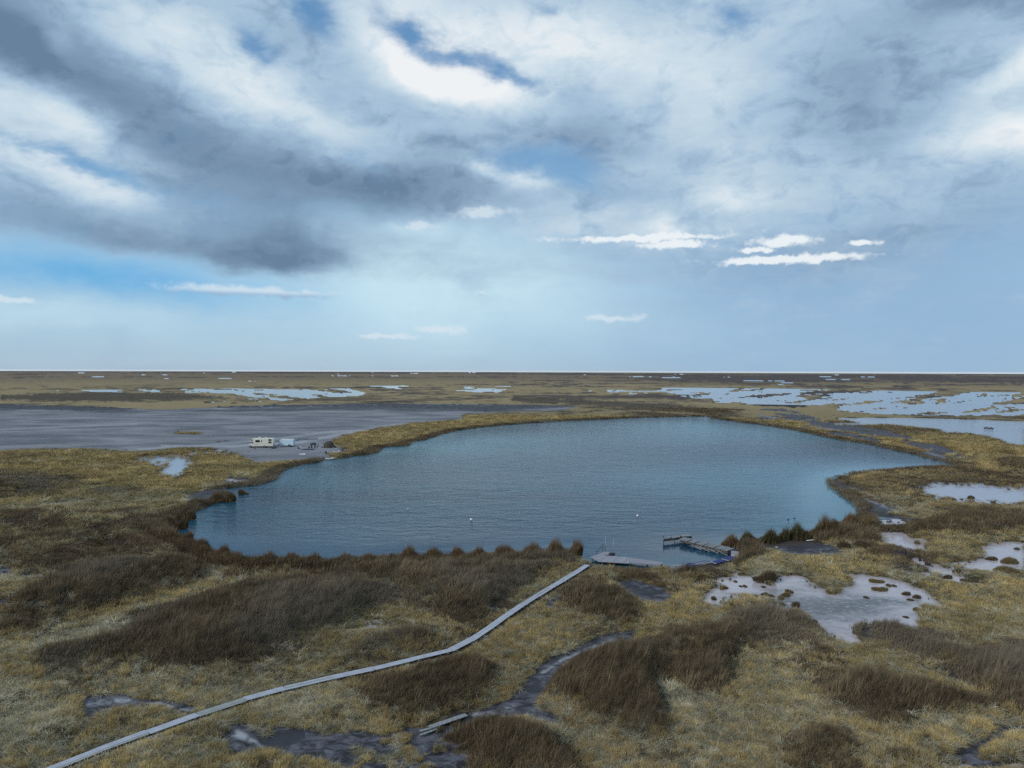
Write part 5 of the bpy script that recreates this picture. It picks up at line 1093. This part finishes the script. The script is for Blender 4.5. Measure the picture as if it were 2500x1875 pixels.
# ------------------------------------------------------------------ the camp
def at(px, py, z=.08): return Vector(G(px, py, z))
def wheel(root, x, y, r_, w=.22):
    t = MB().tube([(x, y - w / 2, r_), (x, y + w / 2, r_)], r_, 20).build('tyre', M_TYRE, root, bevel=.03)
    MB().tube([(x, y - w / 2 - .02, r_), (x, y - w / 2 + .03, r_)], r_ * .5, 12).build('rim', M_METAL, t)
def motorhome():
    g = at(640, 1092.5); root = empty('motorhome', g, R(1.5)); tag(root, 'cream motorhome with an over-cab bed parked beside the white trailer', 'motorhome')
    x0, x1 = -4.0, 4.0; wy = 1.15
    MB().prism([(-2.55, .55), (3.95, .55), (3.95, 3.0), (3.8, 3.1), (-2.9, 3.1), (-3.55, 2.7), (-3.75, 2.25), (-3.6, 2.1), (-2.65, 2.1)], -wy, wy).build('body', M_CREAM, root, bevel=.05)
    MB().prism([(-4.0, .5), (-2.52, .5), (-2.52, 2.08), (-2.9, 2.08), (-3.3, 1.45), (-3.95, 1.2), (-4.05, .9)], -wy + .1, wy - .1).build('cab', M_CREAM, root, bevel=.05)
    wf = -wy - .012
    def win(cx, cz, w, h, y=wf, n='window', nb=0):
        f = MB().box((cx, y, cz), (w, .05, h)).build(n, M_GLASS, root, bevel=.012)
        MB().box((cx, y - .012, cz - h / 2 - .03), (w + .06, .05, .04)).build('frame', M_DARKM, f)
    win(-3.1, 2.62, .75, .26); win(-1.15, 2.25, 1.45, .66); win(.15, 2.28, .42, .34); win(2.95, 2.65, .98, .48); win(2.95, 1.88, .98, .48)
    MB().prism([(-3.15, 1.5), (-2.62, 1.5), (-2.62, 1.98), (-2.88, 1.98)], -wy + .06, -wy + .11).build('cab_window', M_GLASS, root)
    MB().add([(-3.30, -wy + .2, 1.52), (-2.93, -wy + .2, 2.05), (-2.93, wy - .2, 2.05), (-3.30, wy - .2, 1.52), (-3.33, -wy + .2, 1.5), (-2.96, -wy + .2, 2.03), (-2.96, wy - .2, 2.03), (-3.33, wy - .2, 1.5)], [(0, 1, 2, 3), (7, 6, 5, 4), (0, 4, 5, 1), (1, 5, 6, 2), (2, 6, 7, 3), (3, 7, 4, 0)]).build('windscreen', M_GLASS, root)
    MB().box((-1.5, wf, 1.0), (.75, .03, .10)).build('locker_vent', M_DARKM, root)
    MB().box((.6, wf - .002, 1.42), (6.2, .02, .05)).build('trim_stripe', simple('tan_stripe', (.42, .38, .30), .4), root)
    for xx in (1.5, 2.1, 2.5): MB().box((xx, wf, 1.15), (.3, .02, .25)).build('locker_door', M_WHITE, root)
    wheel(root, -3.55, -.95, .42); wheel(root, 1.1, -.98, .42, .35); wheel(root, -3.55, .95, .42); wheel(root, 1.1, .98, .42, .35)
    MB().lathe([(.02, .42), (.32, .36), (.42, .2), (.42, 0)][::-1], (-.75, 0, 3.1), 16).build('roof_dome', M_WHITE, root, smooth=True)
    MB().box((1.4, 0, 3.22), (.85, .75, .26)).build('air_conditioner', M_CREAM, root, bevel=.05)
    MB().box((-3.98, 0, .55), (.14, 2.1, .22)).build('bumper', M_DARKM, root, bevel=.02); MB().box((4.0, 0, .55), (.14, 2.1, .2)).build('bumper', M_DARKM, root, bevel=.02)
    MB().box((0.4, 0, .5), (6.6, 1.7, .25)).build('chassis', M_TYRE, root)
    for s_ in (-1, 1): MB().box((-4.03, s_ * .7, .85), (.06, .3, .2)).build('headlight', M_METAL, root, bevel=.02)
    MB().box((-2.95, -wy - .15, 1.65), (.08, .14, .3)).build('mirror', M_DARKM, root)
    g2 = g + Vector((4.75, -.15, 0)); b = empty('bicycle', g2, R(80)); tag(b, 'dark bicycle standing behind the motorhome', 'bicycle')
    for x in (-.52, .52):
        k = 22; m = MB(); m.tube([(x + .33 * math.cos(2 * math.pi * i / k), 0, .36 + .33 * math.sin(2 * math.pi * i / k)) for i in range(k + 1)], .03, 5, False); wh = m.build('wheel', M_TYRE, b)
        m = MB(); [m.tube([(x, 0, .36), (x + .32 * math.cos(a), 0, .36 + .32 * math.sin(a))], .006, 3) for a in np.arange(0, 6.28, .785)]; m.build('spokes', M_METAL, wh)
    m = MB(); [m.tube([p, q], .022, 5) for p, q in (((-.52, 0, .36), (-.1, 0, .36)), ((-.1, 0, .36), (-.2, 0, .85)), ((-.2, 0, .85), (.38, 0, .85)), ((.38, 0, .85), (-.1, 0, .36)), ((-.52, 0, .36), (-.2, 0, .8)), ((.38, 0, .95), (.52, 0, .36)))]; m.build('frame', M_DARKM, b)
    MB().box((-.22, 0, .92), (.25, .12, .06)).build('saddle', M_BLACKC, b); MB().tube([(.38, -.28, .98), (.38, .28, .98)], .02, 5).build('handlebar', M_DARKM, b)
motorhome()
def trailer():
    g = at(702.5, 1090.5); root = empty('cargo_trailer', g, R(-1)); tag(root, 'boxy pale blue-white cargo trailer parked behind the motorhome', 'trailer')
    MB().prism([(-2.05, .5), (2.25, .5), (2.25, 2.5), (-2.05, 2.5), (-2.45, 2.2), (-2.45, .65)], -1.05, 1.05).build('body', M_TRAIL, root, bevel=.04)
    MB().box((.1, 0, 2.52), (4.2, 2.05, .05)).build('roof', M_WHITE, root); MB().box((-1.85, -1.065, 2.2), (.16, .03, .2)).build('vent', M_DARKM, root)
    MB().box((0, 0, .45), (4.4, 1.9, .12)).build('chassis', M_TYRE, root)
    wheel(root, .9, -1.0, .34); wheel(root, .9, 1.0, .34)
    MB().prism([(.42, .5), (.55, .85), (1.25, .85), (1.38, .5)], -1.14, -1.04).build('mudguard', M_DARKM, root)
    MB().beam((-2.4, -.5, .5), (-3.6, 0, .45), .08, .1).beam((-2.4, .5, .5), (-3.6, 0, .45), .08, .1).build('drawbar', M_DARKM, root); MB().tube([(-3.3, 0, .05), (-3.3, 0, .8)], .04, 6).build('jack', M_DARKM, root)
    MB().box((-3.0, 0, .65), (.35, .35, .3)).build('gas_box', M_DARKM, root)
    for z in (1.0, 1.7): MB().box((2.28, -.95, z), (.06, .1, .18)).build('hinge', M_DARKM, root)
trailer()
def tent():
    g = at(803, 1093); root = empty('dome_tent', g, R(4)); tag(root, 'dark brown dome tent with an olive front panel by the lake path', 'tent')
    # dome
    m = MB(); n, k = 28, 9; R0, HT = 1.75, 2.15
    prof = [(R0 * math.cos(i / (k) * math.pi / 2) ** .75 + (.02 if i == k else 0), HT * math.sin(i / k * math.pi / 2)) for i in range(k + 1)]
    m.lathe(prof, n=n, sx=1.0, sy=.9); m.build('canopy', M_TENTD, root, smooth=True)
    # front panel following the dome
    m = MB(); vs = []; cols = 7
    for i in range(k):
        for j in range(cols):
            a = -math.pi / 2 + (j / (cols - 1) - .5) * 1.9; r_, z_ = prof[i]; vs.append(((r_ + .03) * math.cos(a), (r_ + .03) * .9 * math.sin(a), z_))
    m.add(vs, [(i * cols + j, i * cols + j + 1, (i + 1) * cols + j + 1, (i + 1) * cols + j) for i in range(k - 1) for j in range(cols - 1)]); fp = m.build('front_panel', M_TENTO, root, smooth=True)
    m = MB(); vs = []
    for i in (3, 4, 5):
        for j in range(2, 5):
            a = -math.pi / 2 + (j / (cols - 1) - .5) * 1.6; r_, z_ = prof[i]; vs.append(((r_ + .05) * math.cos(a), (r_ + .05) * .9 * math.sin(a), z_ - .05))
    m.add(vs, [(i * 3 + j, i * 3 + j + 1, (i + 1) * 3 + j + 1, (i + 1) * 3 + j) for i in range(2) for j in range(2)]); m.build('mesh_window', M_BLACKC, fp)
    for s_ in (-1, 1):      # side wings pegged out
        MB().add([(s_ * 1.2, -.9, 1.15), (s_ * 2.6, -.5, .02), (s_ * 1.5, -1.3, .02), (s_ * 1.2, .7, 1.15), (s_ * 2.6, .6, .02), (s_ * 1.5, 1.2, .02)], [(0, 1, 2), (3, 5, 4), (0, 3, 4, 1), (0, 2, 5, 3), (1, 4, 5, 2)]).build('side_wing', M_TENTD, root)
        MB().add([(s_ * 1.25, -1.02, 1.0), (s_ * 1.95, -1.05, .12), (s_ * 1.55, -1.36, .10)], [(0, 1, 2)]).build('side_panel', M_TENTW, root)
        MB().tube([(s_ * 1.35 * math.cos(t) if False else s_ * (R0 + .05) * math.cos(t) ** .75, -.6, HT * math.sin(t)) for t in np.linspace(0, 1.45, 8)], .03, 5).build('pole', M_BLACKC, root)
        MB().tube([(s_ * 2.2, -.3, .4), (s_ * 3.0, -.5, 0)], .012, 4).build('guy_rope', M_BLACKC, root)
tent()
def quad():
    g = at(764.5, 1088.5); root = empty('quad_bike', g, R(8)); tag(root, 'black quad bike standing left of the dome tent', 'quad bike')
    for x in (-.65, .65):
        for y in (-.42, .42): wheel(root, x, y, .3, .24)
    MB().prism([(-.95, .5), (-.9, .78), (-.35, .72), (-.1, .8), (.25, .95), (.9, .82), (1.0, .6), (.4, .42), (-.4, .4)], -.28, .28).build('body', M_BLACKC, root, bevel=.03)
    MB().box((-.2, 0, .9), (.7, .3, .14)).build('seat', M_TYRE, root, bevel=.03); MB().box((-.85, 0, .92), (.5, .8, .05)).build('rear_rack', M_DARKM, root); MB().box((.75, 0, .98), (.45, .8, .05)).build('front_rack', M_DARKM, root)
    MB().tube([(.3, -.38, 1.18), (.35, -.12, 1.12), (.35, .12, 1.12), (.3, .38, 1.18)], .025, 6).tube([(.35, 0, .9), (.35, 0, 1.14)], .03, 6).build('handlebar', M_DARKM, root)
    for s_ in (-1, 1): MB().box((.62, s_ * .42, .68), (.65, .26, .05)).build('mudguard', M_BLACKC, root); 
quad()
def chair(px, py, rz, label, name='camp_chair', tall=0):
    g = at(px, py); root = empty(name, g, rz); tag(root, label, 'camp chair', 'folding camp chairs by the fire pit')
    MB().box((0, 0, .42), (.5, .45, .04)).build('seat', M_BLACKC, root)
    MB().box((0, .26, .75 + tall / 2), (.5, .04, .62 + tall), Matrix.Rotation(R(-12), 3, 'X')).build('backrest', M_BLACKC, root)
    for sx in (-.25, .25):
        for (a, b) in (((sx, -.25, 0), (sx, .25, .45)), ((sx, .25, 0), (sx, -.25, .6))): MB().tube([a, b], .02, 5).build('leg', M_DARKM, root)
        MB().box((sx, 0, .62), (.07, .5, .03)).build('armrest', M_BLACKC, root)
chair(775, 1094, R(-60), 'dark high-backed camp chair between the quad bike and the tent', tall=.35); chair(770, 1097, R(150), 'dark camp chair turned away, in front of the high-backed one')
chair(761, 1097.5, R(20), 'dark camp chair at the right end of the blue groundsheet'); chair(753.5, 1097.5, R(-15), 'dark camp chair in the middle of the blue groundsheet')
chair(796.5, 1110.5, R(170), 'lone dark camp chair above the two beached boats', tall=.1)
def lump(px, py, label, w=1.0, h=.5, mat=M_BLACKC, name='gear_bag', cat='bag', d=None):
    g = at(px, py); root = empty(name, g, random.uniform(-.4, .4)); tag(root, label, cat)
    MB().lathe([(.3 * w, 0), (.5 * w, .12 * h), (.52 * w, .45 * h), (.4 * w, .85 * h), (.12 * w, h), (.02, h)], n=12, sy=(d or .7)).build('bag', mat, root, smooth=True)
    MB().tube([(-.25 * w, 0, h * .8), (0, 0, h * 1.12), (.25 * w, 0, h * .8)], .03, 5).build('handle', M_DARKM, root)
lump(729, 1095.5, 'small black bag left of the blue groundsheet', .7, .55); lump(668, 1094.5, 'low black bundle on the ground behind the motorhome corner', 1.7, .35)
lump(622, 1095.8, 'tiny dark bag on the gravel in front of the motorhome', .5, .3); lump(836, 1101.5, 'dark bag at the end of the pale lilac sheet', .8, .6)
def gsheet(pts, z, mat, label, name='groundsheet'):
    g = [Vector(G(*p, z)) for p in pts]; cc = sum(g, Vector()) / len(g); n = len(g); m = MB(); top = [(p.x - cc.x, p.y - cc.y, .05 + .06 * (i % 2)) for i, p in enumerate(g)]
    m.add(top + [(a, b, -.03) for a, b, c in top], [tuple(range(n)), tuple(range(2 * n - 1, n - 1, -1))] + [(i, n + i, n + (i + 1) % n, (i + 1) % n) for i in range(n)]); o = m.build(name, mat); o.location = cc; tag(o, label, 'groundsheet')
gsheet([(733, 1097), (745, 1096), (768, 1096.5), (766, 1098.8), (748, 1099)], .12, M_NAVY, 'long dark blue groundsheet under the camp chairs'); gsheet([(811, 1101.5), (822, 1103), (826, 1100.6), (832, 1101), (829, 1103.5), (822, 1104.6), (815, 1103.6)], .14, M_LILAC, 'crumpled pale lilac sheet right of the dome tent')
gsheet([(730, 1108.5), (745, 1107.6), (746, 1109.8), (731, 1110.4)], .14, M_WHITE, 'pale sheet on the grass below the blue groundsheet'); gsheet([(727, 1091.3), (736, 1091), (736, 1092), (727, 1092.2)], .14, M_WHITE, 'thin white strip lying right of the trailer')
for px, py, rz, lab in ((804.5, 1122.5, R(-8), 'left one of two pale boats beached on the lake shore'), (815, 1120.8, R(-14), 'right one of two pale boats, dark inside, beached on the shore')):
    g = at(px, py, -.02); r_ = empty('rowing_boat', g, rz); tag(r_, lab, 'boat', 'small boats beached below the tent'); hull(r_, 2.4 if px < 810 else 1.7, .95, .38, M_WHITE, M_BLACKC)
# buoys and birds
def buoy(px, py, r_, lab):
    g = Vector(G(px, py, 0)); root = empty('buoy', g); tag(root, lab, 'buoy', 'white buoys on the lake')
    MB().lathe([(r_ * math.cos(a) + .001, r_ * math.sin(a) + r_ * .55) for a in np.linspace(-1.5, 1.5, 11)], n=16).build('float', M_BUOY, root, smooth=True)
    MB().tube([(0, 0, r_ * 1.45), (0, 0, r_ * 1.8)], r_ * .18, 8).build('eye', M_DARKM, root)
buoy(1150.5, 1270, .22, 'large white buoy floating in the middle of the lake'); buoy(1556.5, 1260.5, .20, 'white buoy floating beyond the old pier'); buoy(996, 1243, .12, 'smallest white buoy, far out to the left')
def duck(px, py, lab, grp, rz=0, s=1.0, z=0.0):
    g = Vector(G(px, py, z)); root = empty('duck', g, rz); root.scale = (s, s, s); tag(root, lab, 'duck', grp)
    MB().tube([(-.34, 0, .14), (-.24, 0, .10), (-.1, 0, .08), (.08, 0, .08), (.2, 0, .1), (.26, 0, .16)], [.02, .08, .13, .13, .09, .05], 10).build('body', M_DUCK, root, smooth=True)
    MB().tube([(.2, 0, .12), (.24, 0, .24), (.27, 0, .30), (.32, 0, .31)], [.05, .04, .055, .04], 8).build('head', M_DUCK, root, smooth=True); MB().tube([(.34, 0, .30), (.42, 0, .28)], [.022, .012], 6).build('bill', M_PIERW, root)
duck(1924.5, 1269, 'left one of two dark ducks swimming off the headland', 'ducks on the lake', .3, .6); duck(1939.5, 1265.6, 'right one of two dark ducks swimming off the headland', 'ducks on the lake', .1, .6)
for i, (a, b) in enumerate([(1680, 216), (1700, 213), (1725, 220), (1748, 217), (1768, 222)]):
    p = k1(CU, a, b); duck(p[0], p[1], 'dark water bird in the loose row on the far right pool, %s from the left' % ['first', 'second', 'third', 'fourth', 'fifth'][i], 'water birds on the far right pool', .2, 2.0, -.07)
